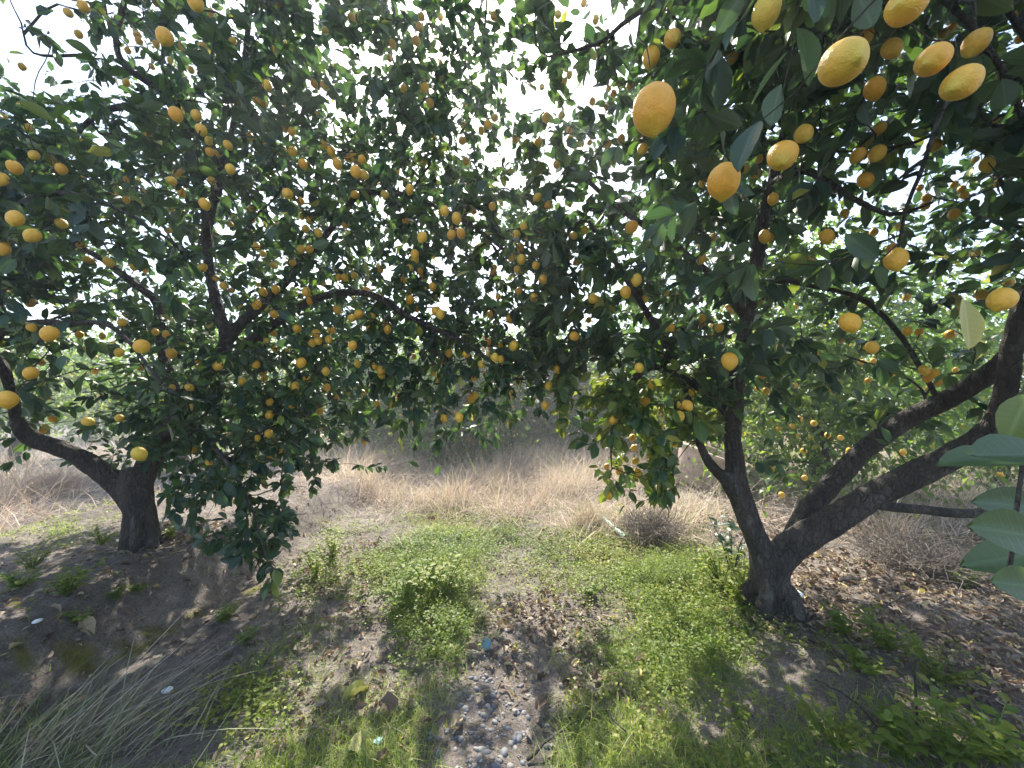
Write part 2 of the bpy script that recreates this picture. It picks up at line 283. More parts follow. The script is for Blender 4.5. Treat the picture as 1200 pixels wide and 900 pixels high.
def leaf_obj(i, Lf, off, parent, mt=LEAF, name='leaf'):
    b = min(3, int(Lf[5][i] / .09)); tq = min(19, int(Lf[7][i] * 20)); key = (b, tq, mt.name)
    if key not in LEAFV:
        one = [np.zeros((1, 3)), np.array([[1., 0, 0]]), np.array([[0, 0, 1.]]), np.ones(1), np.full(1, .5), np.full(1, (b + .5) * (.16 if mt is DEAD else .09)), np.full(1, 1.2 if mt is DEAD else .35), np.full(1, (tq + .5) / 20)]
        me = leaf_mesh('leaf', one, mt, 0, TPLH, TFH)
        if mt is DEAD:
            for vt in me.vertices: x_, y_, z_ = vt.co; vt.co.z += .05 * math.sin(x_ * 11 + y_ * 15 + b * 2) + .04 * math.sin(y_ * 31 - x_ * 5 + tq); vt.co.y *= 1 + .22 * math.sin(x_ * 13 + tq)
        LEAFV[key] = me
    o = obj(name, LEAFV[key], parent)
    dr = Lf[1][i]; sd = unit(np.cross(Lf[2][i], dr)); nm = np.cross(dr, sd)
    ln, wd = Lf[3][i], Lf[4][i]; p = Lf[0][i] - off
    o.matrix_basis = Matrix(((dr[0] * ln, sd[0] * wd * 2, nm[0] * ln, p[0]), (dr[1] * ln, sd[1] * wd * 2, nm[1] * ln, p[1]), (dr[2] * ln, sd[2] * wd * 2, nm[2] * ln, p[2]), (0, 0, 0, 1)))
    return o

# ------------------------------------------------------------------ lemons: place in the photo, size there
LM = '''80 15 16,92 40 14,98 8 18,193 43 22,163 48 13,161 41 12,150 59 12,183 52 13,229 3 22,183 3 14,273 48 13,247 15 12,206 134 20,230 135 16,236 152 18,245 165 14,246 178 15,256 179 13,267 170 16,293 160 13,313 100 16,300 118 13,307 121 13,368 98 13,380 100 13,342 154 14,343 177 16,331 176 12,355 192 16,380 170 13,388 177 14,395 192 15,270 198 18,201 212 17,213 227 13,240 239 17,168 224 10,148 234 13,198 270 10,40 182 18,17 196 22,2 210 22,72 198 18,18 256 24,72 262 18,38 276 22,3 292 20,33 150 14,337 227 18,352 236 14,358 268 13,373 273 14,300 288 13,308 297 13,353 292 13,363 292 13,5 137 12,26 78 14,148 97 12,381 36 12,178 78 12,200 71 11,248 212 13,224 82 11,270 263 10,
494 20 13,516 20 10,412 20 12,460 52 13,456 68 11,488 48 13,473 104 12,498 103 14,504 121 13,654 17 12,698 23 12,689 58 13,684 4 10,635 102 10,667 88 11,738 100 13,694 119 11,719 110 13,726 97 12,713 104 11,706 137 11,640 138 13,658 135 12,667 153 11,668 163 12,674 171 10,691 167 10,631 167 13,604 163 12,572 146 14,580 138 12,543 147 11,542 165 12,564 153 12,410 180 10,424 187 15,417 201 18,427 205 14,480 222 15,416 228 13,451 228 13,521 247 17,535 256 16,529 275 14,540 273 15,495 278 16,486 298 15,577 242 13,630 231 13,642 240 13,614 266 13,605 275 13,667 238 11,672 276 13,685 270 13,740 266 19,788 45 24,763 67 22,766 128 53,753 175 18,728 163 13,710 167 13,713 168 12,652 193 12,475 258 11,
898 13 40,988 73 58,1015 43 24,1063 6 58,1045 57 27,1025 104 26,1093 70 50,1144 50 36,1127 97 51,1105 40 18,1115 33 16,1198 15 20,1196 45 18,1167 139 18,1095 170 21,1031 150 20,1005 182 22,1028 180 22,1014 211 21,990 250 17,969 277 20,917 182 41,848 213 45,942 157 25,906 233 19,896 277 18,1118 216 14,1127 222 14,1130 229 14,1157 193 22,1143 187 14,1086 232 16,1084 241 15,1118 251 18,1170 215 15,1078 220 14,858 68 17,1045 292 18,1024 272 14,873 198 14,836 278 12,823 215 14,
37 384 18,58 391 27,93 392 14,120 394 12,166 406 24,140 413 16,182 389 13,195 392 13,143 378 16,8 468 27,36 437 22,62 491 14,103 494 17,140 490 15,48 424 13,163 532 20,222 454 14,202 454 12,284 447 13,316 471 13,310 443 11,315 508 13,316 486 13,301 513 13,313 400 12,322 409 11,336 411 10,320 390 11,321 368 13,308 341 13,323 339 13,301 357 14,262 335 15,253 326 11,359 342 14,363 353 12,343 308 11,382 435 13,383 454 12,385 398 14,366 402 13,370 390 12,388 387 12,395 363 12,397 325 12,272 340 10,353 425 15,127 307 16,203 403 12,165 431 11,375 482 10,
404 325 12,415 323 11,429 340 12,507 336 13,486 304 14,480 314 12,492 318 11,473 328 11,480 351 14,412 373 14,420 368 14,433 384 11,454 386 13,413 405 16,419 426 13,439 429 13,447 439 13,485 418 10,509 429 11,508 437 11,516 368 14,526 414 12,564 427 13,572 400 12,602 405 14,580 419 15,587 421 13,608 341 12,584 348 11,611 304 14,628 311 14,606 316 12,579 314 9,574 368 11,607 448 11,643 452 13,552 467 12,538 489 15,639 475 13,425 460 11,442 474 11,673 394 15,695 350 16,733 342 18,746 328 18,690 375 11,755 351 14,760 372 13,786 384 15,749 431 17,758 428 12,765 450 14,756 470 13,775 480 11,777 488 10,796 488 17,798 475 14,741 513 10,745 540 11,726 552 10,712 558 9,743 525 9,790 520 10,711 547 10,
822 304 16,823 373 13,843 384 14,855 423 22,806 475 17,810 460 14,996 378 30,1022 407 20,1050 304 29,1174 351 38,1063 388 17,1077 389 14,1083 434 17,1095 437 17,1087 443 16,1099 448 13,1120 434 11,1017 446 11,977 457 13,898 458 11,1023 423 10,1010 424 9,937 491 9,954 496 9,970 510 10,985 513 9,995 528 8,942 528 9,981 547 9,916 580 9,1050 554 10,943 560 8,1172 556 10,1058 530 9,853 360 8'''
LM = np.array([[float(q) for q in s.split()] for s in LM.replace('\n', '').split(',') if s.strip()])
LSIZE = .074
Ld = np.clip(LSIZE * F / LM[:, 2], .5, 3.6)
bgl = (LM[:, 2] < 11) & (LM[:, 0] > 890) & (LM[:, 1] > 300); Ld[bgl] = rng.uniform(3.6, 4.2, bgl.sum())
Lsz = LM[:, 2] * Ld / F * (1 + ((LM[:, 0] - 600) / F) ** 2) ** -.25 * np.where(LM[:, 2] < 20, .84, 1.0) * rng.uniform(.9, 1.1, len(LM))
# lemons keep to the crown: the left tree's are nudged within its depth
Lpos = np.array([P(a, b, d) for (a, b, s), d in zip(LM, Ld)])
isL = (LM[:, 0] < 645) & ~((LM[:, 0] > 625) & (LM[:, 1] < 250)); isB = bgl; isR = ~isL & ~isB

# ------------------------------------------------------------------ main trees
DEN = grid([
 '005666777665413688998777', '013678875765346899987877', '653788875876357899887787', '887888888766467899766567', '888888888887567899755456', '876777888888888899755567',
 '876677888888888899754445', '666787888888888987543332', '754688998888888898764321', '544788987876568985434111', '113688861210037842111111', '000267640000005600000000',
 '000025740000000000000000', '000001560000000000000000'], 0)
TAU = np.array([0, .08, .19, .38, .64, 1.0, 1.5, 2.3, 3.5, 4.8])
def limb(spec):
    a = np.array(spec, float); pts = np.array([P(x, y, d) for x, y, d, r in a]); dv = np.gradient(a[:, :2], axis=0); ver = np.abs(dv[:, 1]) / np.maximum(np.hypot(dv[:, 0], dv[:, 1]), 1e-6)
    rad = a[:, 3] * a[:, 2] / F * (1 - (1 - 1 / np.sqrt(1 + ((a[:, 0] - 600) / F) ** 2)) * ver)
    return smooth_path(pts, rad)
def sample_ellipsoids(ells, n):
    vol = np.array([e[3] * e[4] * e[5] for e in ells]); c = rng.choice(len(ells), n, p=vol / vol.sum()); e = np.array(ells)[c]
    d = unit(rng.normal(size=(n, 3))) * (rng.random((n, 1)) ** (1 / 3)); return e[:, :3] + d * e[:, 3:6]
def pick_tips(ells, n, own, leaf_area, xlim):
    p = sample_ellipsoids(ells, n); x, y, d = proj(p); p = p[(d > .45)]; x, y, d = proj(p)
    keep = np.zeros(len(p), bool); inf = (x > -60) & (x < 1260) & (y > -60) & (y < 700) & (d > .3)
    keep[~inf & (rng.random(len(p)) < .10) & (p[:, 2] > .9) & (p[:, 2] < 4.9)] = True
    cov = np.zeros((32, 50)); ok = xlim(x, y, d, p); hz = p[:, 2] / math.tan(SUN_EL); ys = p[:, 1] - hz * math.cos(SUN_AZ); xs = p[:, 0] - hz * math.sin(SUN_AZ); ok &= ~((xs > -1.25) & (xs < 1.35) & (ys > 1.3) & (rng.random(len(p)) > .10) & ~((x > 690) & (y > 430)))
    for i in np.nonzero(inf & ok)[0]:
        cx = int(x[i] // 30) + 2; cy = int(y[i] // 30) + 2
        tau = np.interp(look(DEN, np.array([x[i]]), np.array([y[i]]))[0], np.arange(10), TAU) * own
        if y[i] > 690: tau = 0
        a = leaf_area * F * F / d[i] ** 2 / 900
        if cov[cy, cx] < tau and (cov[cy, cx] + a * .5 < tau or rng.random() < tau / a):
            keep[i] = True
            s = a / 9
            if a > .5: cov[cy - 1:cy + 2, cx - 1:cx + 2] += s
            else: cov[cy, cx] += a
    return p[keep]
def grow(limbs, tips, low):
    cap = 140000; pos = np.zeros((cap, 3)); dirv = np.zeros((cap, 3)); par = np.full(cap, -1); n = 0
    for pts, rad in limbs:
        sel = pts[:, 2] > low; q = pts[sel]
        if len(q) < 2: continue
        pos[n:n + len(q)] = q; dirv[n:n + len(q)] = unit(np.gradient(q, axis=0)); n += len(q)
    nsk = n
    order = np.argsort([np.min(((pos[:nsk] - t) ** 2).sum(1)) for t in tips]); paths = []
    for ti in order:
        t = tips[ti]; v = t - pos[:n]; d2 = (v ** 2).sum(1); d = np.sqrt(d2)
        back = np.einsum('ij,ij->i', v, dirv[:n]) / np.maximum(d, 1e-6)
        j = int(np.argmin(d * (1.25 - .35 * back))); dist = d[j]
        if dist < .03: j = int(par[j]) if par[j] >= 0 else j; dist = np.linalg.norm(t - pos[j])
        k = max(2, int(dist / .055)); s = (np.arange(1, k + 1) / k)[:, None]
        c = pos[j] + (dirv[j] * .5 + v[j] / max(dist, 1e-6) * .7) * dist * .45; c = c + rng.normal(size=3) * dist * .10; c[2] += dist * .08
        pts = (1 - s) ** 2 * pos[j] + 2 * s * (1 - s) * c + s ** 2 * t
        pts[:-1] += rng.normal(size=(k - 1, 3)) * .007
        if n + k >= cap: break
        ids = np.arange(n, n + k); pos[ids] = pts; par[ids] = np.concatenate([[j], ids[:-1]]); dirv[ids] = unit(np.diff(np.vstack([pos[j], pts]), axis=0)); n += k
        paths.append((ti, j, ids))
    wgt = np.zeros(n); last = np.array([p[2][-1] for p in paths]); wgt[last] += 1
    for i in range(n - 1, nsk - 1, -1):
        if par[i] >= 0: wgt[par[i]] += wgt[i]
    rad = np.clip(.0014 * np.maximum(wgt, 1) ** .46, .0013, .016)
    out = []
    for ti, j, ids in paths:
        pp = np.vstack([pos[j], pos[ids]]); rr = np.concatenate([[min(rad[ids[0]] * 1.1, rad[j] if j >= nsk else 1)], rad[ids]]); rr[-1] *= .7
        out.append((ti, pp, rr))
    return out
def twig_leaves(paths, is_fruit, ln0, npl):
    B, D, Nn, Ln, T = [], [], [], [], []
    for ti, pp, rr in paths:
        seg = np.linalg.norm(np.diff(pp, axis=0), axis=1); cum = np.concatenate([[0], np.cumsum(seg)]); tot = cum[-1]
        n = rng.integers(2, 5) if is_fruit[ti] else rng.integers(npl - 2, npl + 3)
        if not is_fruit[ti] and rng.random() < .18: n = 2
        reach = min(tot, .22 if not is_fruit[ti] else .25)
        s = tot - reach * rng.random(n) ** 1.3
        if not is_fruit[ti]: s[:2] = tot
        if is_fruit[ti]: s = tot - .05 - reach * rng.random(n); s = np.clip(s, 0, tot)
        if tot > .5: s = np.concatenate([s, rng.random(int((tot - .3) * 5)) * (tot - .3)])
        q = np.stack([np.interp(s, cum, pp[:, k]) for k in range(3)], -1); i = np.clip(np.searchsorted(cum, s) - 1, 0, len(pp) - 2); tg = unit(pp[i + 1] - pp[i])
        rd = unit(np.cross(tg, rng.normal(size=(len(s), 3)))); at_tip = (s >= tot - 1e-6)[:, None]
        d = unit(tg * np.where(at_tip, 1.2, .45) + rd * .75 + np.array([0, 0, -.38]) + rng.normal(size=(len(s), 3)) * .25)
        nm = unit(np.array([0, 0, .9]) + rd * .35 + rng.normal(size=(len(s), 3)) * .55)
        B.append(q + rd * .006); D.append(d); Nn.append(nm); Ln.append(ln0 * rng.normal(1, .22, len(s)).clip(.45, 1.5)); 
        T.append(np.clip(.32 + rng.normal() * .20 + rng.normal(size=len(s)) * .13, 0, .84))
    B, D, Nn, Ln, T = map(np.concatenate, (B, D, Nn, Ln, T)); n = len(B)
    x_, y_, d_ = proj(B); fl = (x_ > 640) & (x_ < 840) & (y_ > 430); T = np.where(fl, np.clip(T + .45, 0, .84), T)  # low flank: young leaves, with sun-through brightness put into the tint
    yl = rng.random(n); T = np.where(yl < .012, rng.uniform(.88, 1, n), T)
    return [B, D, Nn, Ln, Ln * rng.uniform(.46, .60, n), rng.uniform(.02, .34, n), rng.uniform(.1, .6, n), T]
def clear(Lf, discs, prob):
    x, y, d = proj(Lf[0] + Lf[1] * (Lf[3] * .5)[:, None]); bad = np.zeros(len(x), bool)
    for cx, cy, r, dd in discs:
        bad |= (((x - cx) ** 2 + (y - cy) ** 2) < (r + .28 * Lf[3] * F / np.maximum(d, .2)) ** 2) & (d < dd + .02)
    bad &= rng.random(len(x)) < prob
    x2, y2, d2 = proj(Lf[0]); bad |= (d < .62) | (d2 < .62)
    return [a[~bad] for a in Lf]
def discs_of(spec, step=8):
    a = np.array(spec, float); o = []
    for i in range(len(a) - 1):
        n = max(1, int(np.hypot(*(a[i + 1, :2] - a[i, :2])) / step))
        for k in range(n): t = k / n; q = a[i] * (1 - t) + a[i + 1] * t; o.append((q[0], q[1], q[3], q[2]))
    return o
VOX = .013
def trunk_parts(named, root, base):
    """union of the thick limbs as one smooth skin, cut into one mesh per limb"""
    paths = [p for _, p in named]; v, f = tubes(paths, 14, True)
    tm = mesh('tmp', v, f); to = bpy.data.objects.new('tmp', tm); C.objects.link(to)
    md = to.modifiers.new('r', 'REMESH'); md.mode = 'VOXEL'; md.voxel_size = VOX
    sm = to.modifiers.new('s', 'SMOOTH'); sm.factor = .5; sm.iterations = 5
    dg = bpy.context.evaluated_depsgraph_get(); ev = to.evaluated_get(dg).to_mesh()
    n = len(ev.vertices); V = np.zeros(n * 3); ev.vertices.foreach_get('co', V); V = V.reshape(-1, 3)
    NN = np.zeros(n * 3); ev.vertices.foreach_get('normal', NN); NN = NN.reshape(-1, 3)
    Q = np.array([list(p.vertices) if len(p.vertices) == 4 else list(p.vertices) + [p.vertices[-1]] for p in ev.polygons]); to.to_mesh_clear() if hasattr(to, 'to_mesh_clear') else None
    bpy.data.objects.remove(to); bpy.data.meshes.remove(tm)
    zz = V[:, 2]; ang = np.arctan2(V[:, 1] - base[1], V[:, 0] - base[0])
    disp = .020 * (fbm(V[:, 0] * 1. + V[:, 1] * .9, zz * .55, 9, 3, 61) - .5) + .012 * (fbm(V[:, 0] + zz * .3, V[:, 1] + zz * .3, 26, 3, 62) - .5)
    low = ss(base[2] + .35, base[2], zz); disp += low * .03 * np.sin(ang * 5 + 3 * fbm(V[:, 0], V[:, 1], 3, 2, 63)) 
    V = V + NN * disp[:, None]
    dist = np.stack([np.min([((V - a) ** 2).sum(1) / (r + .02) ** 2 for a, r in zip(p[0][::2], p[1][::2])], axis=0) for p in paths], 1)
    own = np.argmin(dist, 1); fo = own[Q[:, 0]]
    for k in range(1, len(named)):
        if named[k][0] == 'trunk': fo[fo == k] = 0
    for k, (nm, p) in enumerate(named):
        q = Q[fo == k]
        if not len(q): continue
        u, inv = np.unique(q, return_inverse=True); q = inv.reshape(q.shape)
        tri = np.concatenate([q[:, [0, 1, 2]], q[:, [0, 2, 3]]]); tri = tri[(tri[:, 0] != tri[:, 1]) & (tri[:, 1] != tri[:, 2]) & (tri[:, 0] != tri[:, 2])]
        obj(nm, mesh(nm, V[u] - base, tri, BARK), root)
def build_tree(name, label, base, thick, thin, ells, ncand, own, xlim, fruit_idx, ln0, npl, low, hide, extra_leaves=None):
    root = obj(name, None, loc=base, label=label, cat='tree', group='lemon trees in the orchard')
    root.empty_display_size = .2
    allimb = []; union = []
    for nm, spec in thick:
        pts, rad = limb(spec); cut = np.nonzero(rad < .021)[0]; c = cut[0] if len(cut) else len(pts)
        union.append((nm, (pts[:max(c, 3)], rad[:max(c, 3)]))); allimb.append((pts, rad))
        if c < len(pts) - 2:
            v, f = tubes([(pts[c - 2:], np.maximum(rad[c - 2:], .003))], 8); obj('branch', mesh('branch', v - base, f, BARK), root)
    for k in range(5 if 'splits' in label else 0):
        a = k * 1.26 + rng.uniform(-.3, .3); u = np.array([math.cos(a), math.sin(a), 0]); l = rng.uniform(.17, .25)
        q = np.array([base + u * .03 + (0, 0, .20), base + u * .13 + (0, 0, .07), base + u * l * .7 + (0, 0, .0), base + u * l + (0, 0, -.06)])
        union.append(('trunk', smooth_path(q, np.array([.045, .035, .026, .016]))))
    trunk_parts(union, root, base)
    for spec in thin:
        pts, rad = limb(spec); pts = pts + np.cumsum(rng.normal(size=pts.shape) * .002, 0) * np.linspace(0, 1, len(pts))[:, None]; allimb.append((pts, rad))
        v, f = tubes([(pts, np.maximum(rad, .003))], 8); obj('branch', mesh('branch', v - base, f, BARK), root)
    tips = pick_tips(ells, ncand, own, npl * ln0 * ln0 * .52 * .65 * .55, xlim)
    fp = Lpos[fruit_idx] + np.stack([np.zeros(len(fruit_idx)), np.zeros(len(fruit_idx)), Lsz[fruit_idx] * .62], -1)
    isf = np.concatenate([np.ones(len(fp), bool), np.zeros(len(tips), bool)]); tips = np.vstack([fp, tips])
    paths = grow(allimb, tips, low)
    fr_ = [pp[-1] for ti, pp, rr in paths if not isf[ti] and 2.3 < proj(pp[-1])[2] < 5]; sel_ = rng.permutation(len(fr_))[:(300 if 'bank' in label else 170)]; EXTRA.extend([fr_[k] - (0, 0, .045) for k in sel_])
    tw = [(pp, rr) for _, pp, rr in paths]; v, f = tubes(tw, 4)
    obj('twigs', mesh('twigs', v - base, f, TWIG), root, kind='stuff')
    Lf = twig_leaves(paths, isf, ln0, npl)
    ld = [(LM[i, 0], LM[i, 1], LM[i, 2] * .55, Ld[i]) for i in range(len(LM))]
    Lf = clear(Lf, ld, .9); Lf = clear(Lf, [q for q in ld if q[2] > 10], 1.1); Lf = clear(Lf, hide, .93)
    if extra_leaves: Lf = [np.concatenate([a, b]) for a, b in zip(Lf, extra_leaves)]
    x, y, d = proj(Lf[0] + Lf[1] * (Lf[3] * .5)[:, None])
    face = np.abs(np.einsum('ij,ij->i', Lf[2], unit(Lf[0] - CAM))) + .25
    big = np.where((x > 0) & (x < 1200) & (y > 0) & (y < 900) & (d > .2), Lf[3] * Lf[4] / np.maximum(d, .2) ** 2 * face, 0)
    if extra_leaves: big[-len(extra_leaves[0]):] = 99
    top = np.argsort(-big)[:290]; rest = np.ones(len(big), bool); rest[top] = False
    for i in top:
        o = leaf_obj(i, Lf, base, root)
        if Lf[7][i] > .95 and big[i] == 99: o['label'] = 'pale yellow leaf with a brownish tip'
    pass
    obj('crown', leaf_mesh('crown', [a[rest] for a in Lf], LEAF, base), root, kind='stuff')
    return root

EXTRA = []
bL = ground_at(166, 640); bR = ground_at(905, 716); dL = proj(bL)[2]; dR = proj(bR)[2]
pass
kL = dL / 3.08; kR = dR / 2.42
sL = lambda s: [(x, y, d * kL, r * .88) for x, y, d, r in s]
sR = lambda s: [(x, y, d * (kR if d > 1.2 else 1), r * .9) for x, y, d, r in s]
L_trunk = sL([(168, 655, 3.08, 28), (167, 640, 3.08, 25), (166, 622, 3.08, 23), (164, 600, 3.08, 22), (160, 572, 3.08, 24), (160, 548, 3.08, 21)])
L_left = sL([(160, 590, 3.08, 19), (135, 566, 3.05, 15), (95, 537, 2.95, 13), (58, 522, 2.85, 13), (32, 510, 2.8, 13), (20, 492, 2.75, 11), (14, 465, 2.7, 10), (0, 425, 2.6, 9), (-50, 370, 2.5, 8), (-90, 240, 2.4, 6), (-60, 120, 2.3, 4)])
L_right = sL([(162, 575, 3.08, 18), (178, 535, 3.12, 16), (205, 490, 3.15, 14), (240, 440, 3.18, 12), (264, 404, 3.2, 10), (257, 368, 3.2, 8.5), (246, 320, 3.2, 8), (243, 270, 3.2, 8), (256, 215, 3.2, 7), (264, 185, 3.15, 6), (282, 110, 3.1, 5), (292, 20, 3.0, 4), (300, -80, 2.9, 3)])
L_fork = sL([(255, 418, 3.2, 8), (275, 388, 3.25, 8), (300, 362, 3.3, 7.5), (340, 325, 3.4, 6), (390, 265, 3.5, 5), (430, 213, 3.5, 4.2), (468, 168, 3.45, 3.6), (510, 124, 3.4, 2.5), (560, 60, 3.3, 2)])
L_low = sL([(250, 425, 3.18, 7), (300, 395, 3.05, 6), (370, 350, 2.95, 5.5), (435, 345, 2.9, 4.5), (480, 371, 2.85, 4), (545, 398, 2.8, 3.2), (588, 426, 2.8, 2)])
L_back = sL([(212, 480, 3.15, 9), (192, 420, 3.3, 8), (184, 358, 3.4, 7.5), (165, 338, 3.4, 6.5), (130, 312, 3.4, 5.5), (95, 290, 3.4, 4.5), (40, 268, 3.4, 3)])
L_top = sL([(246, 300, 3.2, 6), (232, 200, 3.0, 5.5), (205, 125, 2.85, 5.5), (176, 97, 2.75, 5.5), (150, 78, 2.7, 5.2), (140, 48, 2.65, 4.8), (150, 2, 2.6, 4.4), (155, -60, 2.5, 3)])
L_top2 = sL([(141, 52, 2.65, 3.5), (128, 30, 2.62, 3.2), (118, -10, 2.6, 2.8), (100, -60, 2.5, 2)])
L_arc = sL([(258, 195, 3.2, 5), (225, 150, 3.15, 4.8), (175, 128, 3.1, 4.6), (132, 127, 3.05, 4.2), (102, 145, 3.0, 3.6), (80, 175, 3.0, 2.6), (40, 210, 2.9, 2)])
L_droop = sL([(190, 510, 3.1, 5), (225, 500, 2.8, 4), (262, 535, 2.5, 3), (292, 588, 2.35, 2), (314, 660, 2.2, 1.3)])
L_right2 = sL([(420, 225, 3.5, 4), (480, 230, 3.3, 3.6), (545, 260, 3.2, 3), (600, 300, 3.1, 2.2)])
L_front = sL([(-20, 400, 2.5, 6), (30, 380, 2.2, 5), (80, 380, 2.0, 4), (135, 385, 1.9, 3.4), (200, 455, 1.9, 2.2)])
L_front2 = sL([(-70, 330, 2.45, 6), (-20, 270, 2.1, 5), (40, 230, 1.9, 4), (110, 235, 1.9, 3), (190, 280, 2.0, 2)])
L_whip = sL([(100, 65, 2.4, 2.2), (40, 62, 2.3, 1.7), (25, 25, 2.2, 1.4), (10, -10, 2.2, 1.0)])
R_trunk = sR([(907, 737, 2.42, 30), (906, 718, 2.42, 27), (903, 698, 2.42, 25), (902, 672, 2.42, 25), (905, 652, 2.42, 24), (910, 640, 2.42, 18)])
R_A = sR([(897, 665, 2.42, 21), (890, 640, 2.42, 18), (876, 605, 2.42, 16), (864, 568, 2.42, 14.5), (859, 525, 2.42, 12.5), (860, 480, 2.42, 11.5), (866, 430, 2.4, 11), (874, 380, 2.4, 10), (886, 310, 2.4, 9), (894, 260, 2.35, 9), (906, 210, 2.3, 8.5), (925, 140, 2.2, 7), (960, 60, 2.1, 5), (985, -40, 2, 4)])
R_fork = sR([(862, 580, 2.42, 11), (848, 560, 2.4, 9), (832, 543, 2.4, 8), (820, 520, 2.4, 7), (810, 480, 2.35, 6), (788, 420, 2.3, 5), (742, 340, 2.3, 4), (690, 260, 2.3, 2.5)])
R_B = sR([(903, 668, 2.42, 22), (925, 642, 2.4, 22), (965, 617, 2.33, 20), (1020, 583, 2.22, 18.5), (1080, 552, 2.08, 18), (1135, 525, 1.98, 18), (1165, 498, 1.92, 18), (1178, 460, 1.87, 18), (1184, 420, 1.82, 17), (1190, 380, 1.78, 15), (1208, 320, 1.75, 12), (1240, 240, 1.7, 9), (1250, 130, 1.6, 7), (1180, 10, 1.45, 5)])
R_C = sR([(920, 652, 2.44, 16), (938, 615, 2.5, 16), (958, 585, 2.52, 15.5), (988, 552, 2.5, 15), (1022, 520, 2.45, 14.5), (1062, 492, 2.35, 14), (1110, 468, 2.2, 14.5), (1150, 445, 2.05, 14), (1182, 415, 1.9, 12)])
R_D = sR([(1020, 588, 2.2, 8), (1045, 594, 2.15, 6.5), (1085, 598, 2.12, 6), (1130, 603, 2.08, 6), (1165, 598, 2.05, 6), (1215, 580, 2.0, 4)])
R_E = sR([(1100, 472, 2.22, 5), (1092, 455, 2.2, 4.5), (1078, 430, 2.2, 4.2), (1060, 400, 2.2, 4), (1030, 366, 2.2, 3.8), (1000, 347, 2.2, 3.5), (950, 334, 2.2, 3), (915, 328, 2.2, 2)])
R_top = sR([(922, 150, 2.2, 5), (880, 62, 2.05, 4.5), (830, 12, 1.95, 4), (783, 0, 1.9, 3.6), (738, 20, 1.9, 3), (702, 48, 1.9, 2.4), (645, 62, 1.9, 1.4)])
R_over = sR([(1225, 290, 1.72, 7), (1195, 130, 1.3, 5), (1100, 10, 1.0, 4.5), (960, -40, .85, 4), (850, -45, .78, 3.5), (775, -30, .74, 3)])
R_hang = sR([(1150, 60, 1.15, 5), (1108, 122, 1.15, 4), (1085, 190, 1.2, 3.6), (1064, 240, 1.25, 3), (1054, 310, 1.3, 2)])
R_mid = sR([(905, 215, 2.3, 6), (940, 200, 2.0, 5), (985, 225, 1.8, 4), (1040, 250, 1.7, 3), (1090, 235, 1.6, 2)])
R_left = sR([(875, 375, 2.4, 6), (840, 330, 2.3, 5), (790, 290, 2.2, 4.5), (730, 250, 2.2, 3.6), (670, 200, 2.3, 2.5)])
R_low = sR([(858, 490, 2.42, 6), (800, 440, 2.5, 6), (760, 430, 2.5, 5), (725, 470, 2.45, 4), (715, 525, 2.4, 2.5)])
R_edge = sR([(1215, 330, 1.7, 7), (1260, 380, 1.0, 6), (1245, 460, .7, 5), (1232, 560, .58, 4), (1228, 640, .56, 3), (1222, 690, .56, 2)])
R_w = sR([(950, 600, 2.5, 6), (1000, 450, 2.2, 5), (955, 445, 2.1, 4), (918, 414, 2.1, 2)])
def near_leaves():
    S = [((1225, 543), (1101, 541), .56, .36, .66), ((1236, 532), (1138, 530), .50, .44, .58), ((1226, 596), (1142, 588), .70, .42, .5), ((1230, 632), (1138, 617), .52, .50, .62), ((1230, 646), (1128, 662), .64, .36, .68), ((1228, 690), (1164, 682), .56, .55, .6),
         ((1204, 462), (1180, 520), .68, .62, .8), ((1128, 350), (1139, 410), .66, .58, .99), ((1250, 462), (1186, 472), .76, .5, .3)]
    A = [[] for _ in range(8)]
    for (b, t, d, wr, ti) in S:
        p = P(b[0], b[1], d); q = P(t[0], t[1], d * .98); v = q - p; ln = np.linalg.norm(v)
        nm = unit(-(.72 * FW) + .5 * UP + rng.normal(size=3) * .2)
        for a, val in zip(A, (p, v / ln, nm, ln, ln * wr, .08, .35, ti)): a.append(val)
    return [np.array(a) for a in A]
ELL = [(-2.6, 3.25, 2.7, 2.6, 1.7, 2.0), (-.85, 3.3, 2.7, 1.6, 1.5, 1.9), (-1.75, 2.5, 1.2, .6, .5, .75), (-1.45, 2.1, .78, .32, .25, .42), (-2.7, 2.0, 2.1, 1.2, .7, .9), (-1.2, 2.8, 1.7, 1.2, .7, .7), (-3.0, 4.5, 3.0, 1.7, 1.0, 1.1), (-2.5, 2.6, 3.6, 2, 1.2, 1.0), (-.7, 2.9, 3.6, 1.4, 1.2, 1.0)]
ERR = [(2.0, 2.7, 2.7, 2.0, 1.6, 1.8), (1.3, 1.2, 2.35, 1.2, .6, .6), (.85, 2.5, 1.45, .6, .5, .75), (1.1, 2.3, 2.4, 1.0, .9, 1.2), (2.2, 1.7, 2.2, 1.0, .7, .9), (2.5, 4.1, 3.0, 1.4, 1.0, 1.1), (3.2, 3.2, 3.3, 1.2, 1.2, 1.0), (1.1, 2.0, 3.4, 1.2, 1, .9)]
limL = lambda x, y, d, p: (x < 650 + 12 * np.sin(y / 40)) & (d > 1.35)
limR = lambda x, y, d, p: (x > 622 + 12 * np.sin(y / 40)) & (d > np.where((x > 720) & (y < 330), .85, 1.5))
hideL = discs_of(L_trunk) + discs_of(L_left[:8]) + discs_of(L_right[4:9]) + discs_of(L_fork[1:4]) + discs_of(L_back[2:6]) + discs_of(L_top[3:7]) + discs_of(L_low[2:6])
hideR = discs_of(R_trunk) + discs_of(R_A[:6]) + discs_of(R_B[:10]) + discs_of(R_C) + discs_of(R_D[:5]) + discs_of(R_E) + discs_of(R_fork[:4]) + discs_of(R_A[8:11]) + [(818, 545, 22, 9), (832, 562, 12, 9), (806, 560, 14, 9)]
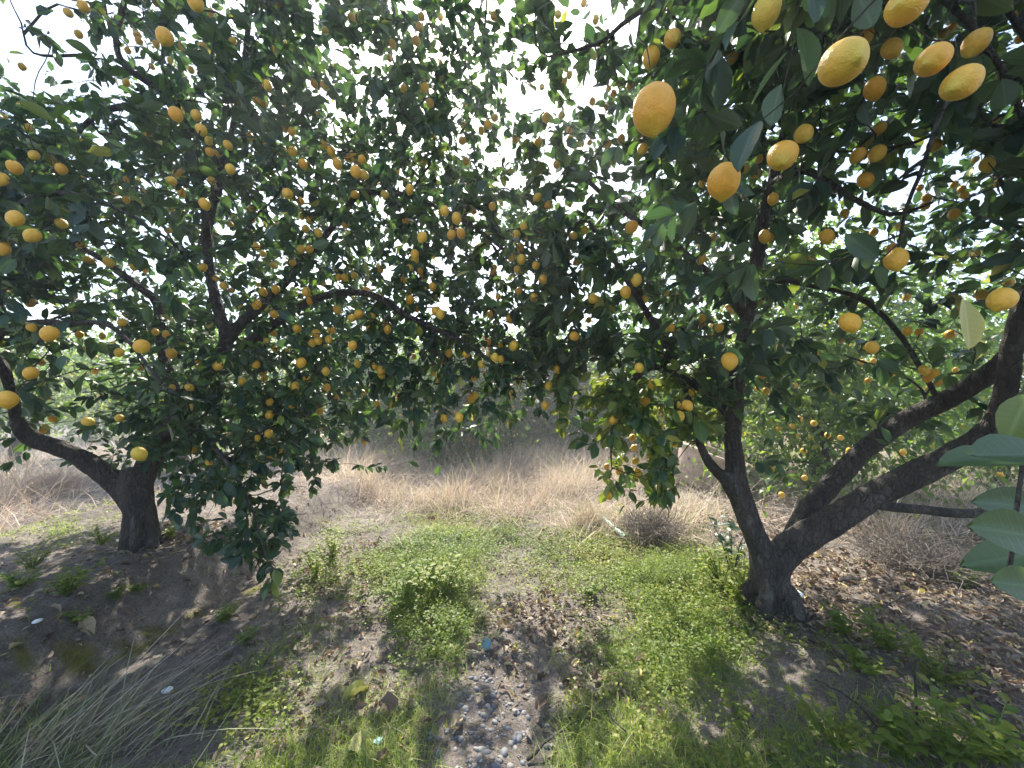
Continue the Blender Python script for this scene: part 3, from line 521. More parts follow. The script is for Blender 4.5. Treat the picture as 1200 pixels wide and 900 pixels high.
hideR = [h for h in hideR if not (h[0] > 1160 and 480 < h[1] < 700)]
iL = np.nonzero(isL)[0]; iR = np.nonzero(isR)[0]; iB = np.nonzero(isB)[0]
treeL = build_tree('lemon_tree', 'old lemon tree on an earth bank, short stout trunk, limb bending left', bL, [('trunk', L_trunk), ('limb', L_left), ('limb', L_right), ('limb', L_fork), ('limb', L_back)],
    [L_low, L_top, L_top2, L_arc, L_droop, L_right2, L_front, L_front2, L_whip], ELL, 130000, 1.0, limL, iL, .074, 12, .75, hideL)
treeR = build_tree('lemon_tree', 'large lemon tree whose dark trunk splits into three thick leaning limbs', bR, [('trunk', R_trunk), ('limb', R_A), ('limb', R_B), ('limb', R_C), ('limb', R_fork)],
    [R_D, R_E, R_top, R_over, R_hang, R_mid, R_left, R_low, R_edge], ERR, 120000, 1.0, limR, iR, .086, 11, .75, hideR, near_leaves())

# ------------------------------------------------------------------ lemon fruit
def fruit_mesh(name, mt, lemon=True, seg=16, rings=12, seed=0):
    r_ = np.random.default_rng(seed); th = np.linspace(0, math.pi, rings + 1); V = []
    for t in th:
        z = (.54 + .025 * (seed % 4)) * math.cos(t); r = .5 * math.sin(t) ** (.88 + .04 * ((seed * 7) % 4))
        if lemon:
            if t > 2.55: z -= .10 * ss(2.5, 3.1, t); r = max(r - .0 , 0) * (1 - .25 * ss(2.55, 2.9, t))
            if t < .45: z += .02
        else: z *= .86
        V.append([(r * math.cos(a) * (1 + .02 * math.sin(2 * a + seed)), r * math.sin(a), z) for a in np.arange(seg) / seg * 2 * math.pi])
    V = np.array(V).reshape(-1, 3)
    for q in range(3): dv = unit(r_.normal(size=3)); V = V * (1 + .018 * np.sin(V @ dv * 7 + seed + q))[:, None]
    V[:seg] = V[:seg].mean(0); V[-seg:] = V[-seg:].mean(0)
    i = (np.arange(rings) * seg)[:, None]; k = np.arange(seg); k2 = (k + 1) % seg
    q0, q1, q2, q3 = i + k, i + seg + k, i + seg + k2, i + k2
    T = np.concatenate([np.stack([q0, q1, q2], -1).reshape(-1, 3), np.stack([q0, q2, q3], -1).reshape(-1, 3)])
    T = np.where(T < seg, 0, np.where(T >= rings * seg, rings * seg, T)); T = T[(T[:, 0] != T[:, 1]) & (T[:, 1] != T[:, 2]) & (T[:, 0] != T[:, 2])]
    u, inv = np.unique(T, return_inverse=True); return V[u], inv.reshape(T.shape)
FH = [mesh('lemon', *fruit_mesh('lemon', None, seg=28, rings=26, seed=s), LEMON) for s in range(4)]
FM = [mesh('lemon', *fruit_mesh('lemon', LEMON, seed=s), LEMON) for s in range(4)]
LOWF = fruit_mesh('lemon', LEMON, seg=8, rings=6); LOWO = fruit_mesh('orange', ORANGE, False, 8, 6)
STALK = plain('lemon_stalk', (.10, .12, .04)); sv, sf = tubes([(np.array([(0, 0, .55), (0, 0, .62), (.02, 0, .75)]), np.array([.10, .06, .03]))], 8)
stalk_me = mesh('stalk', sv, sf, STALK)
def fruit_matrix(p, s, tilt):
    ax = unit(np.array([0, 0, 1.]) + rng.normal(size=3) * tilt); q = Vector(ax).to_track_quat('Z', 'Y')
    rt = Matrix.Rotation(rng.uniform(0, 6.28), 4, 'Z'); return Matrix.Translation(Vector(p)) @ q.to_matrix().to_4x4() @ rt @ Matrix.Scale(s, 4)
HAND = {(766, 128): 'big lemon hanging alone on a long twig over the gap', (988, 73): 'biggest plump lemon under the top leaves of the right tree', (1063, 6): 'very large lemon cut off by the top edge, beside pale sky', (898, 13): 'large lemon half hidden by leaves at the top edge',
        (1093, 70): 'higher of two long lemons slanting side by side', (1127, 97): 'lower of two long lemons slanting side by side', (1144, 50): 'shaded lemon just above the two slanting long lemons', (917, 182): 'smooth oval lemon beside the dark upright limb, above right of its round neighbour',
        (848, 213): 'round knobbly lemon below a bare twig, left of the oval one', (1174, 351): 'large lemon crossed by a thin twig above the leaning limb', (996, 378): 'bright round lemon hanging below the arching thin branch', (1050, 304): 'lemon tucked under dark leaves above the arching thin branch',
        (855, 423): 'upright lemon hanging in front of the dark limb of the right tree', (8, 468): 'large lemon over the bent end of the left limb', (58, 391): 'pointed lemon above the bent left limb, with a smaller one behind', (166, 406): 'lone large lemon left of the upright limb near bare twigs',
        (163, 532): 'lemon lying on top of the short left trunk', (538, 489): 'lemon with yellow leaves hanging lowest over the dry grass', (193, 43): 'large lemon beside the grey branch near the top of the left tree', (1022, 407): 'broad lemon right below the bright round one', (806, 475): 'lemon touching its twin above the small fork of the right tree'}
def zone(x, y, tr):
    if tr == 0:
        if y < 130: return 'near the grey top branches of the left tree' if x < 280 else ('in the sunlit top of the left tree' if x < 420 else 'in the thin top foliage by the bright clouds')
        if y < 300: return 'on the outer twigs over the left limb' if x < 130 else ('around the high upright limb of the left tree' if x < 300 else ('in the middle crown right of the upright limb' if x < 420 else 'on the left tree beside the sky gap'))
        return 'over the bent left limb' if x < 215 else ('by the fork of the upright limb' if x < 345 else ('in the dense low foliage right of the fork' if x < 460 else 'on the low boughs above the dry grass'))
    if tr == 1:
        if y < 130: return 'on the right tree beside the blue sky gap' if x < 760 else 'overhead in the right tree top'
        if y < 300: return 'on the left outer twigs of the right tree' if x < 760 else ('around the upright limb of the right tree' if x < 960 else 'among bare twigs against pale sky on the right')
        return 'in the left flank of the right tree' if x < 770 else ('near the dark lower limb of the right tree' if x < 930 else 'between the arching branch and thick leaning limbs')
    return 'on the sunlit tree behind the leaning limbs'
ORD = 'highest,second highest,third highest,fourth highest,fifth highest,sixth highest,seventh highest,eighth highest,ninth highest,tenth highest,eleventh highest,twelfth highest,thirteenth highest,fourteenth highest'.split(',')
order = np.argsort(-LM[:, 2]); solo = order[:296]; rest = order[296:]
bins = {}
for i in solo:
    key = tuple(LM[i, :2].astype(int))
    if key in HAND: continue
    tr = 0 if isL[i] else (2 if isB[i] else 1); z = zone(LM[i, 0], LM[i, 1], tr)
    sz = 'small' if LM[i, 2] <= 12 else ('mid-sized' if LM[i, 2] <= 15 else 'large'); bins.setdefault((z, sz), []).append(i)
label = {}
for (z, sz), v in bins.items():
    v.sort(key=lambda i: LM[i, 1])
    for k, i in enumerate(v):
        if len(v) == 1: label[i] = f'only {sz} lemon {z}'
        elif k == len(v) - 1: label[i] = f'lowest {sz} lemon {z}'
        elif k < 8: label[i] = f'{ORD[k]} {sz} lemon {z}'
        else: 
            m = len(v) - 1 - k; label[i] = (f'{ORD[m].replace("highest", "lowest")} {sz} lemon {z}' if m < len(ORD) else f'{ORD[min(k, 13)]} {sz} lemon {z}')
big20 = set(order[:60].tolist())
for i in solo:
    key = tuple(LM[i, :2].astype(int)); tilt = .55 if LM[i, 2] > 30 else .35
    M = fruit_matrix(Lpos[i], Lsz[i] * .82, tilt)
    if key in ((1093, 70), (1127, 97)):
        q = Vector(unit(np.array([.8, .25, .55]))).to_track_quat('Z', 'Y'); M = Matrix.Translation(Vector(Lpos[i])) @ q.to_matrix().to_4x4() @ Matrix.Scale(Lsz[i] * .82, 4)
    if key == (766, 128): M = Matrix.Translation(Vector(Lpos[i])) @ Matrix.Scale(Lsz[i] * .9, 4)
    o = obj('lemon', (FH if LM[i, 2] > 22 else FM)[i % 4], label=HAND.get(key) or label[i], cat='lemon', group='lemons hanging in the trees'); o.matrix_world = M
    if i in big20: obj('stalk', stalk_me, o)
def fruit_stuff(name, pts, sz, tpl, mt, lab=None):
    V = [];
    for p, s in zip(pts, sz):
        M = np.array(fruit_matrix(p, s, .4)); V.append(tpl[0] @ M[:3, :3].T + M[:3, 3])
    n = len(pts); k = len(tpl[0]); f = (tpl[1][None] + (np.arange(n) * k)[:, None, None]).reshape(-1, 3)
    return obj(name, mesh(name, np.concatenate(V), f, mt), kind='stuff')

# ------------------------------------------------------------------ background trees
bg_fruit = [Lpos[i] for i in rest]; bg_fs = [Lsz[i] for i in rest]; orange_p = []; bg_fruit += EXTRA; bg_fs += list(rng.uniform(.048, .064, len(EXTRA)))
def bg_tree(name, px, d, hgt, rx, lab, leaves, tint, fruit=0, orange=False, low=.25, cat='tree', ln=.10, group='trees behind the two lemon trees'):
    q = P(px, 470, d); b = np.array([q[0], q[1], float(H(q[0], q[1]))]); root = obj(name, None, loc=b, label=lab, cat=cat, group=group)
    top = np.array([b[0], b[1], b[2] + hgt * .5]); paths = []
    def trk(n0, r0): 
        return smooth_path(np.array([b + (0, 0, -.05), b + (.05, 0, hgt * .15), b + (.02, .05, hgt * .32)]), np.array([r0, r0 * .8, r0 * .6]), .1)
    r0 = .035 * hgt
    v, f = tubes([trk(0, r0)], 10); obj('trunk', mesh('trunk', v - b, f, BARK), root)
    ctr = np.array([0, 0, hgt * (low + 1) / 2]); rz = hgt * (1 - low) / 2; rad = np.array([rx, rx * .9, rz])
    for k in range(5 if 'splits' in label else 0):
        a = k * 1.26 + rng.uniform(0, .5); e = ctr + np.array([math.cos(a) * rx * .75, math.sin(a) * rx * .7, rng.uniform(-.2, .7) * rz])
        s = np.array([.02, .05, hgt * .30]); v, f = tubes([smooth_path(np.array([s, (s + e) / 2 + (0, 0, .12 * hgt), e]), np.array([r0 * .5, r0 * .3, .01]), .15)], 6); obj('limb', mesh('limb', v, f, BARK), root)
    nc = max(30, leaves // 16); c = unit(rng.normal(size=(nc, 3))) * (rng.random((nc, 1)) ** .45) 
    c = c * (.75 + .45 * vn(c[:, :1] * 2 + px, c[:, 1:2] * 2 + c[:, 2:3] * 3, 3)) * rad + ctr
    n = leaves; ci = rng.integers(0, nc, n); p = c[ci] + rng.normal(size=(n, 3)) * .13
    if low < .2: kk = rng.random(n) < .22; p[kk] = np.stack([rng.normal(size=kk.sum()) * rx * .5, rng.normal(size=kk.sum()) * rx * .45, rng.random(kk.sum()) * hgt * .35], -1)
    p = p[p[:, 2] > .04]; n = len(p); ci = ci[:n]
    d_ = unit(unit(p - ctr) * .5 + rng.normal(size=(n, 3)) * .6 + (0, 0, -.3)); nm = unit((0, 0, .8) + rng.normal(size=(n, 3)) * .6)
    l = ln * rng.normal(1, .2, n).clip(.5, 1.5); ct = rng.normal(0, .16, nc)
    Lf = [p, d_, nm, l, l * .55, np.full(n, .1), rng.uniform(.2, .7, n), np.clip(tint + ct[ci] + rng.normal(size=n) * .14, 0, .97)]
    obj('crown', leaf_mesh('crown', Lf, BGLEAF, 0, TPL4, TF4), root, kind='stuff')
    for k in range(fruit):
        u = unit(rng.normal(size=3)); u[1] = -abs(u[1]); (orange_p if orange else bg_fruit).append(b + ctr + u * rad * rng.uniform(.75, 1.0))
        if not orange: bg_fs.append(.075)
    return root
bg_tree('lemon_tree', 955, 5.9, 4.3, 1.9, 'sunlit bright green lemon tree behind the leaning limbs', 17000, .62, 30, low=.1)
bg_tree('lemon_tree', 1165, 6.6, 3.6, 1.9, 'green lemon tree behind the right edge, beyond the dry grass', 12000, .5, 22, low=.1)
bg_tree('lemon_tree', 855, 8.4, 3.1, 1.5, 'lemon tree seen behind the pale tub', 6000, .5, 14, low=.1)
bg_tree('orange_tree', 540, 9.6, 3.3, 1.7, 'dark orange tree with tiny fruit beyond the dry grass', 15000, .42, 90, True, low=.08, ln=.14)
bg_tree('orange_tree', 640, 11.5, 3.9, 1.9, 'farther orange tree below the bright gap', 14000, .4, 20, True, low=.05, ln=.16)
bg_tree('orange_tree', 735, 10.5, 3.7, 1.8, 'bright green tree behind the low left flank of the right tree', 13000, .4, 0, True, low=.05, ln=.14)
bg_tree('lemon_tree', 445, 12, 4.3, 2.1, 'tall dark tree left of the far orange tree', 13000, .45, 0, low=.05, ln=.15)
bg_tree('lemon_tree', 320, 10.5, 4.2, 2.2, 'tree behind the left tree fork', 7000, .5, 12, low=.12, ln=.12)
bg_tree('lemon_tree', 215, 8.0, 3.2, 1.6, 'tree directly behind the short left trunk', 6000, .5, 12, low=.25, ln=.11)
bg_tree('lemon_tree', 20, 9.0, 3.4, 2.0, 'yellowing tree at the left edge above the bent limb', 7000, .7, 16, low=.2, ln=.11)
#bg_tree('lemon_tree', -130, 7.5, 3.6, 1.9, 'tree outside the left edge of the picture', 5000, .5, 0, low=.15, ln=.11)
bg_tree('lemon_tree', 110, 14, 4.2, 2.6, 'far tree seen past the bare twigs on the left', 6000, .55, 0, low=.05, ln=.15)
bg_tree('lemon_tree', 1060, 12, 4.4, 2.6, 'far tree standing behind the sunlit lemon tree', 6000, .55, 0, low=.05, ln=.14)
bg_tree('lemon_tree', 930, 17, 5, 3, 'far tree in the last row, right of the pale tub', 6000, .45, 0, low=.03, ln=.17)
fruit_stuff('lemons', bg_fruit, bg_fs, LOWF, LEMON); fruit_stuff('oranges', orange_p, [.085] * len(orange_p), LOWO, ORANGE)
# far row of trees that reads as one mass
n = 42000; cx = rng.uniform(-42, 42, 90); cy = 25 + rng.uniform(-2, 3, 90); ci = rng.integers(0, 90, n); hh = 3.6 + 1.6 * rng.random(90)
u = unit(rng.normal(size=(n, 3))) * (rng.random((n, 1)) ** .4); p = np.stack([cx[ci] + u[:, 0] * 2.2, cy[ci] + u[:, 1] * 2, hh[ci] * .48 * (1 + u[:, 2] * 1.05)], -1); kk = rng.random(n) < .4; p[kk, 2] = rng.random(kk.sum()) * 1.6; p = p[p[:, 2] > 0]; n = len(p)
l = rng.uniform(.18, .34, n); Lf = [p, unit(rng.normal(size=(n, 3)) + (0, 0, -.3)), unit(rng.normal(size=(n, 3)) * .7 + (0, 0, .8)), l, l * .6, np.full(n, .1), np.full(n, .4), np.clip(.2 + rng.normal(size=n) * .15, 0, .9)]
obj('distant_foliage', leaf_mesh('distant_foliage', Lf, BGLEAF, 0, TPL4, TF4), kind='stuff')

# ------------------------------------------------------------------ ground cover
GR = grid(['012220000000000000000000', '002200000000000000010000', '342000133586456640002210', '111000144893346775000010', '211001443893123785100000', '110124643672148886321100', '444466545630168887643321', '666667767620178888864443'], 500)
FB = grid(['012210000000000000000000', '013200000000000000010000', '231001244686567541001110', '131011255893456775100121', '221111443793123665211100', '121113412552136775443210', '112236523310145666554431', '211123323300035556665553'], 500)
LT = grid(['111111111000000000333333', '111111123100001344555555', '222223347334445445776566', '222222247227743334898877', '222222346227985222689988', '222222234332474223567788', '332222444311142223456677', '222222443200022222344456'], 500)
DG = grid(['111111126999999765432222', '432211037999999621113543', '321000000124467630124542', '100000000000001100002310', '000000000000000000000000', '000000000000000000000000', '000000000000000000000000', '000000000000000000000000'], 500)
def scatter(g, n, xr, yr, clump_f, seed, pw=1.0, mul=1.0, bias=1.0):
    x = rng.uniform(*xr, n); y = yr[0] + (yr[1] - yr[0]) * rng.random(n) ** bias; z = H(x, y); px, py, d = proj(np.stack([x, y, z], -1))
    pr = (look(g, px, np.clip(py, 500, 900)) / 9) ** pw * mul * np.clip(3.4 * fbm(x, y, clump_f, 4, seed) - 1.2 + .11 * (look(g, px, np.clip(py, 500, 900)) - 4), 0.015, 1.4)
    k = rng.random(n) < pr; return np.stack([x[k], y[k], z[k]], -1)
def blades(name, base, ln, wd, lean, tint, mt, bendk=.5, az=None, segs=3):
    n = len(base); a = rng.uniform(0, 2 * math.pi, n) if az is None else az; dr = np.stack([np.cos(a), np.sin(a), np.zeros(n)], -1); sd = np.stack([-np.sin(a), np.cos(a), np.zeros(n)], -1)
    rot = rng.uniform(0, math.pi, n)[:, None]; sdv = sd * np.cos(rot) + dr * np.sin(rot) * .6
    t = np.linspace(0, 1, segs + 1); V = []
    for i, u in enumerate(t):
        c = base + dr * (ln * (lean * u + bendk * u * u * lean))[:, None] + np.array([0, 0, 1.]) * (ln * (u * np.sqrt(np.maximum(1 - np.minimum(lean, .97) ** 2, .02)) - .35 * bendk * u * u * lean))[:, None]
        if i == segs: V.append(c[:, None])
        else: wv = (wd * .5 * (1 - .55 * u))[:, None]; V.append(np.stack([c - sdv * wv, c + sdv * wv], 1))
    v = np.concatenate(V, 1); k = v.shape[1]; f = []
    for i in range(segs - 1): f += [(2 * i, 2 * i + 1, 2 * i + 3), (2 * i, 2 * i + 3, 2 * i + 2)]
    f.append((2 * segs - 2, 2 * segs - 1, 2 * segs)); f = np.array(f)
    return mesh(name, v.reshape(-1, 3), (f[None] + (np.arange(n) * k)[:, None, None]).reshape(-1, 3), mt, {'tint': np.repeat(tint, k)})
b = scatter(GR, 880000, (-5, 4.5), (1.25, 6.5), 1.7, 21, 2.3, 1.25, 1.5); n = len(b); pass
tn = np.clip(.45 + .35 * (fbm(b[:, 0], b[:, 1], 1.2, 3, 70) - .5) * 2 + rng.normal(size=n) * .15, 0, .9); tn = np.where(rng.random(n) < .10, 1., tn)
obj('grass', blades('grass', b, np.where(rng.random(n) < .05, rng.uniform(.07, .14, n), rng.uniform(.018, .062, n)) * (.7 + .9 * fbm(b[:, 0], b[:, 1], 1.5, 2, 71)), rng.uniform(.0022, .0050, n), rng.uniform(.15, .95, n), tn, GRASS, rng.uniform(.4, 1.5, n)), kind='stuff')
# broad-leaved ground cover: little sprigs of round leaflets
b = scatter(FB, 100000, (-5, 4.5), (1.25, 7), 1.6, 22, 2.3, 1.1, 1.35); n = len(b); pass
k = 11; bi = np.repeat(np.arange(n), k); m = n * k; hgt = rng.uniform(.02, .09, n)[bi] * rng.random(m); a = rng.uniform(0, 6.28, m); rr = rng.uniform(.004, .035, m)
p = b[bi] + np.stack([np.cos(a) * rr, np.sin(a) * rr, hgt + .008], -1); dr = unit(np.stack([np.cos(a), np.sin(a), rng.uniform(-.1, .6, m)], -1)); l = rng.uniform(.009, .028, m)
ct = np.clip(.45 + .4 * (fbm(b[:, 0], b[:, 1], 1.3, 3, 72) - .4) * 2 + rng.normal(size=n) * .1, 0, .88)[bi]
Lf = [p, dr, unit((0, 0, 1) + rng.normal(size=(m, 3)) * .35), l, l * rng.uniform(.5, .9, m), np.full(m, .12), np.full(m, .3), np.clip(ct + rng.normal(size=m) * .08, 0, .9)]
obj('ground_cover', leaf_mesh('ground_cover', Lf, GRASS, 0, TPL4, TF4), kind='stuff')
# dry grass
b = scatter(DG, 420000, (-14, 14), (3.6, 22), .7, 23, 1.0, 1.0, 1.3); n = len(b); pass
far = np.hypot(b[:, 0], b[:, 1]); tn = np.clip(.5 + .5 * (fbm(b[:, 0], b[:, 1], .7, 3, 73) - .5) * 2 + rng.normal(size=n) * .2, 0, .93); tn = np.where(rng.random(n) < .05, 1, tn)
obj('dry_grass', blades('dry_grass', b, rng.uniform(.2, .58, n) * (.25 + 1.4 * ss(.3, .7, fbm(b[:, 0], b[:, 1], 2.2, 3, 74))) * ss(3.2, 6, far + .6), .0035 + .0007 * far, rng.uniform(.2, .93, n), tn, DRY, rng.uniform(.3, 1.6, n), None, 2), kind='stuff')
# leaf litter
b = scatter(LT, 150000, (-5.2, 5.2), (1.2, 7.5), 1.6, 24, .9, .8, 1.25); 
ex = [];
for q, c in ((bL, 260), (bR, 420)):
    a = rng.uniform(0, 6.28, c); r = .14 + np.abs(rng.normal(0, .22, c)); ex.append(np.stack([q[0] + np.cos(a) * r, q[1] + np.sin(a) * r, H(q[0] + np.cos(a) * r, q[1] + np.sin(a) * r)], -1))
b = np.vstack([b] + ex); n = len(b)
a = rng.uniform(0, 6.28, n); dr = unit(np.stack([np.cos(a), np.sin(a), rng.normal(size=n) * .22], -1)); l = .010 + .05 * rng.random(n) ** 2.2
Lf = [b + (0, 0, .008) + np.stack([np.zeros(n), np.zeros(n), rng.random(n) * .012], -1), dr, unit((0, 0, 1) + rng.normal(size=(n, 3)) * .5), l, l * rng.uniform(.25, .6, n), rng.uniform(-.35, .4, n), rng.uniform(.3, 2.2, n), np.clip(rng.normal(.42, .2, n), 0, .8)]
Lf[7] = np.where(rng.random(n) < .05, .87, Lf[7])
x, y, d = proj(Lf[0]); big = np.where((x > 0) & (x < 1200) & (y < 900), l * Lf[4] / d ** 2, 0); top = np.argsort(-big)[:290]; rs = np.ones(n, bool); rs[top] = False
obj('leaf_litter', leaf_mesh('leaf_litter', [q[rs] for q in Lf], DEAD, 0), kind='stuff')
Lf[5] = np.abs(Lf[5])
for i in top: leaf_obj(i, Lf, 0, ground, DEAD, 'dry_leaf')
# twiggy debris
n = 1500; x = rng.uniform(-4.5, 4.5, n); y = rng.uniform(1.2, 5.5, n); a = rng.uniform(0, 3.14, n); l = rng.uniform(.03, .16, n); z = H(x, y) + .006; dv = np.stack([np.cos(a), np.sin(a), rng.normal(size=n) * .08], -1)
b0 = np.stack([x, y, z], -1); pth = [(np.array([q, q + e * s * .5 + rng.normal(size=3) * .006, q + e * s]), np.array([.0022, .002, .001])) for q, e, s in zip(b0, dv, l)]
v, f = tubes(pth, 4); obj('twig_litter', mesh('twig_litter', v, f, plain('dead_twig', (.2, .16, .12))), kind='stuff')

# ------------------------------------------------------------------ pebbles
def stone(seed, sub=2):
    import bmesh
    r_ = np.random.default_rng(seed); bm = bmesh.new(); bmesh.ops.create_icosphere(bm, subdivisions=sub, radius=.5); v = np.array([q.co for q in bm.verts]); f = np.array([[q.index for q in p.verts] for p in bm.faces]); bm.free()
    for k in range(3): dv = unit(r_.normal(size=3)); v = v * (1 + .10 * np.sin(v @ dv * 4 + seed))[:, None]
    return v * np.array([1, .74, .52]), f
ST = [stone(s) for s in range(5)]; SM = [mesh('pebble', v, f, PEB, {'tint': np.zeros(len(v))}) for v, f in ST]
Q = []
def peb(n, cx, cy, sx, sy, lo, hi):
    for _ in range(n):
        g = ground_at(np.clip(rng.normal(cx, sx), 300, 760), np.clip(rng.normal(cy, sy), 600, 905)); Q.append((g, lo + (hi - lo) * rng.random() ** 3))
peb(230, 572, 868, 34, 28, .010, .046); peb(110, 558, 828, 38, 18, .010, .042); peb(60, 572, 785, 12, 18, .012, .036); peb(70, 600, 760, 40, 30, .01, .03); peb(60, 640, 720, 40, 30, .01, .028); peb(40, 400, 770, 40, 30, .008, .025); peb(60, 520, 790, 60, 40, .01, .025)
Q.sort(key=lambda q: -q[1] / np.linalg.norm(q[0] - CAM)); gv = []; gfc = []; gt = []; n0 = 0
for i, (g, s) in enumerate(Q):
    M = Matrix.Translation(Vector(g + (0, 0, -s * .05))) @ Matrix.Rotation(rng.uniform(0, 6.28), 4, 'Z') @ Matrix.Rotation(rng.normal() * .25, 4, 'X') @ Matrix.Scale(s, 4)
    if i < 290: o = obj('pebble', SM[i % 5], ground); o.matrix_basis = M
    else:
        A = np.array(M); v, f = ST[i % 5]; gv.append(v @ A[:3, :3].T + A[:3, 3]); gfc.append(f + n0); n0 += len(v); gt.append(np.full(len(v), rng.random()))
obj('gravel', mesh('gravel', np.concatenate(gv), np.concatenate(gfc), PEB, {'tint': np.concatenate(gt)}), kind='stuff')

# ------------------------------------------------------------------ small things lying about
def place(me, name, px, py, lab, cat, scale=1., rot=0., up=0., group=None, tilt=0):
    g = ground_at(px, py); o = obj(name, me, label=lab, cat=cat, group=group); o.matrix_world = Matrix.Translation(Vector(g + (0, 0, up))) @ Matrix.Rotation(rot, 4, 'Z') @ Matrix.Rotation(tilt, 4, 'X') @ Matrix.Scale(scale, 4); return o
WHITE = plain('white_scrap', (.72, .75, .78), .6, 30, .12)
v, f = stone(31); place(mesh('stone', v, f, WHITE), 'stone', 196, 817, 'pale white stone among the long grey grass blades', 'stone', .05, .3, .03)
v, f = stone(32); place(mesh('stone', v, f, WHITE), 'stone', 40, 778, 'small white stone at the mossy foot of the bank', 'stone', .035, 1.3, .02)
v, f = stone(33, 3); v = v * (1, 1.1, .9); v += .05 * np.sin(v[:, [1, 2, 0]] * 17); place(mesh('paper_scrap', v, f, WHITE, smooth=False), 'paper_scrap', 934, 702, 'crumpled white scrap beside the right trunk', 'paper', .075, .4, .03)
v, f = stone(34); place(mesh('stone', v, f, WHITE), 'stone', 1013, 787, 'white stone lying left of the bent dry stem', 'stone', .035, .4, .01)
TURQ = plain('turquoise_plastic', (.16, .27, .29), .5, 40, .25)
# round lid with a raised rim
prof = [(0, .010), (.6, .010), (.84, .012), (.90, .24), (.97, .26), (1.0, .20), (1.0, -.2), (.9, -.24)]
sg = 28; ang = np.arange(sg) / sg * 6.28318; v = np.array([(r * math.cos(a), r * math.sin(a), z) for r, z in prof for a in ang]); i = (np.arange(len(prof) - 1) * sg)[:, None]; k = np.arange(sg); k2 = (k + 1) % sg
lid = place(mesh('plastic_disc', v, np.stack([i + k, i + sg + k, i + sg + k2, i + k2], -1).reshape(-1, 4), TURQ), 'plastic_disc', 570, 762, 'round pale turquoise lid lying by the pebbles and green grass', 'lid', .03, 0, .035, tilt=.75)
SCR = plain('blue_scrap', (.22, .42, .55), .5, 40, .2); v, f = stone(35, 2); v = v * (1, 1, .3); v += .06 * np.sin(v[:, [1, 2, 0]] * 15); place(mesh('plastic_scrap', v, f, SCR, smooth=False), 'plastic_scrap', 442, 872, 'small light blue plastic scrap at the bottom edge by fallen leaves', 'scrap', .045, .5, .015)
# cut pipe
a0 = ground_at(704, 614); a1 = ground_at(733, 637); a0[2] += .09; a1[2] += .06; pr = .026
pth = [a0 + (a1 - a0) * t for t in np.linspace(0, 1, 8)]; v, f = tubes([(np.array(pth), np.full(8, pr)), (np.array(pth[::-1]), np.full(8, pr * .84))], 16)
va = v[:8 * 16]; e0 = [(7 * 16 + k, 8 * 16 + (16 - k) % 16, 0) for k in range(16)]
PIPE = plain('pale_green_pipe', (.20, .33, .28), .45, 25, .15)
pb = (a0 + a1) / 2; pipe = obj('pipe', mesh('pipe', v - pb, f, PIPE), loc=pb, label='short pale green plastic pipe lying by the dead bush', cat='pipe')
# fallen sticks
def stick(pts, r, lab, name='stick', lift=.012):
    q = np.array([ground_at(x, y) + (0, 0, lift + z) for x, y, z in pts]); pp, rr = smooth_path(q, np.linspace(r, r * .5, len(q)), .03); pp[1:-1] += rng.normal(size=(len(pp) - 2, 3)) * .0025
    v, f = tubes([(pp, rr)], 8, True); b = q[0]; return obj(name, mesh(name, v - b, f, BARK), loc=b, label=lab, cat='stick')
stick([(618, 894, 0), (645, 875, .02), (668, 858, .02), (694, 845, .01)], .0065, 'grey stick lying at the edge of the pebbles')
stick([(660, 724, 0), (690, 726, .01), (712, 738, .01), (730, 730, .02)], .006, 'dark stick across the leafy path above the pebbles')
stick([(1010, 735, 0), (1040, 715, .02), (1068, 703, .03)], .008, 'dark stick in the leaf litter right of the right trunk')
stick([(1190, 860, .0), (1140, 815, .02), (1108, 797, .03), (1080, 790, .02)], .006, 'long pale stalk in the litter right of the bent dry stem')
stick([(955, 800, 0), (995, 825, .02), (1025, 855, .01)], .005, 'thin yellowish stalk lying in the shaded green weeds')
stick([(700, 815, 0), (715, 845, .02), (745, 880, .01)], .006, 'dark stick half buried in the sunlit grass')
g = ground_at(1075, 850); st = np.array([g, g + (0, 0, .12), g + (0, 0, .22), g + (.008, 0, .26), g + (.03, -.01, .262), g + (.055, -.01, .23)]); v, f = tubes([smooth_path(st, np.array([.005, .0045, .004, .004, .003, .002]), .02)], 8)
obj('dry_stem', mesh('dry_stem', v - g, f, TWIG), loc=g, label='upright bent dry stem standing in the shaded weeds', cat='stem')
# bark chunk
v, f = stone(36, 3); v = v * (1.4, .5, .5); v += .07 * np.sin(v[:, [1, 2, 0]] * 12); place(mesh('bark_piece', v, f, BARK), 'bark_piece', 996, 682, 'dark curved piece of bark in the litter right of the trunk', 'bark', .16, .2, .02)
# conspicuous fallen leaves
def fallen(bx, by, tx, ty, lab, t, wr=.45, m=DEAD, lift=.03, nm=None):
    p = ground_at(bx, by) + (0, 0, lift); q = ground_at(tx, ty) + (0, 0, lift); v = q - p; ln = float(np.linalg.norm(v)); n_ = unit(np.array(nm if nm else (0, -.35, 1.)))
    Lq = [p[None], (v / ln)[None], n_[None], np.array([ln]), np.array([ln * wr]), np.array([.12]), np.array([.5]), np.array([t])]
    o = leaf_obj(0, Lq, 0, None, m, 'fallen_leaf'); o['label'] = lab; o['category'] = 'leaf'; o['group'] = 'conspicuous fallen leaves'
fallen(445, 829, 466, 838, 'rusty orange fallen leaf on grass left of the pebbles', .2, .7); fallen(500, 614, 511, 614, 'small orange leaf at the far end of the green strip', .3, .6, lift=.06); fallen(424, 866, 424, 893, 'pale green fallen leaf at the bottom edge', 1., .55, nm=(0, -.9, .6))
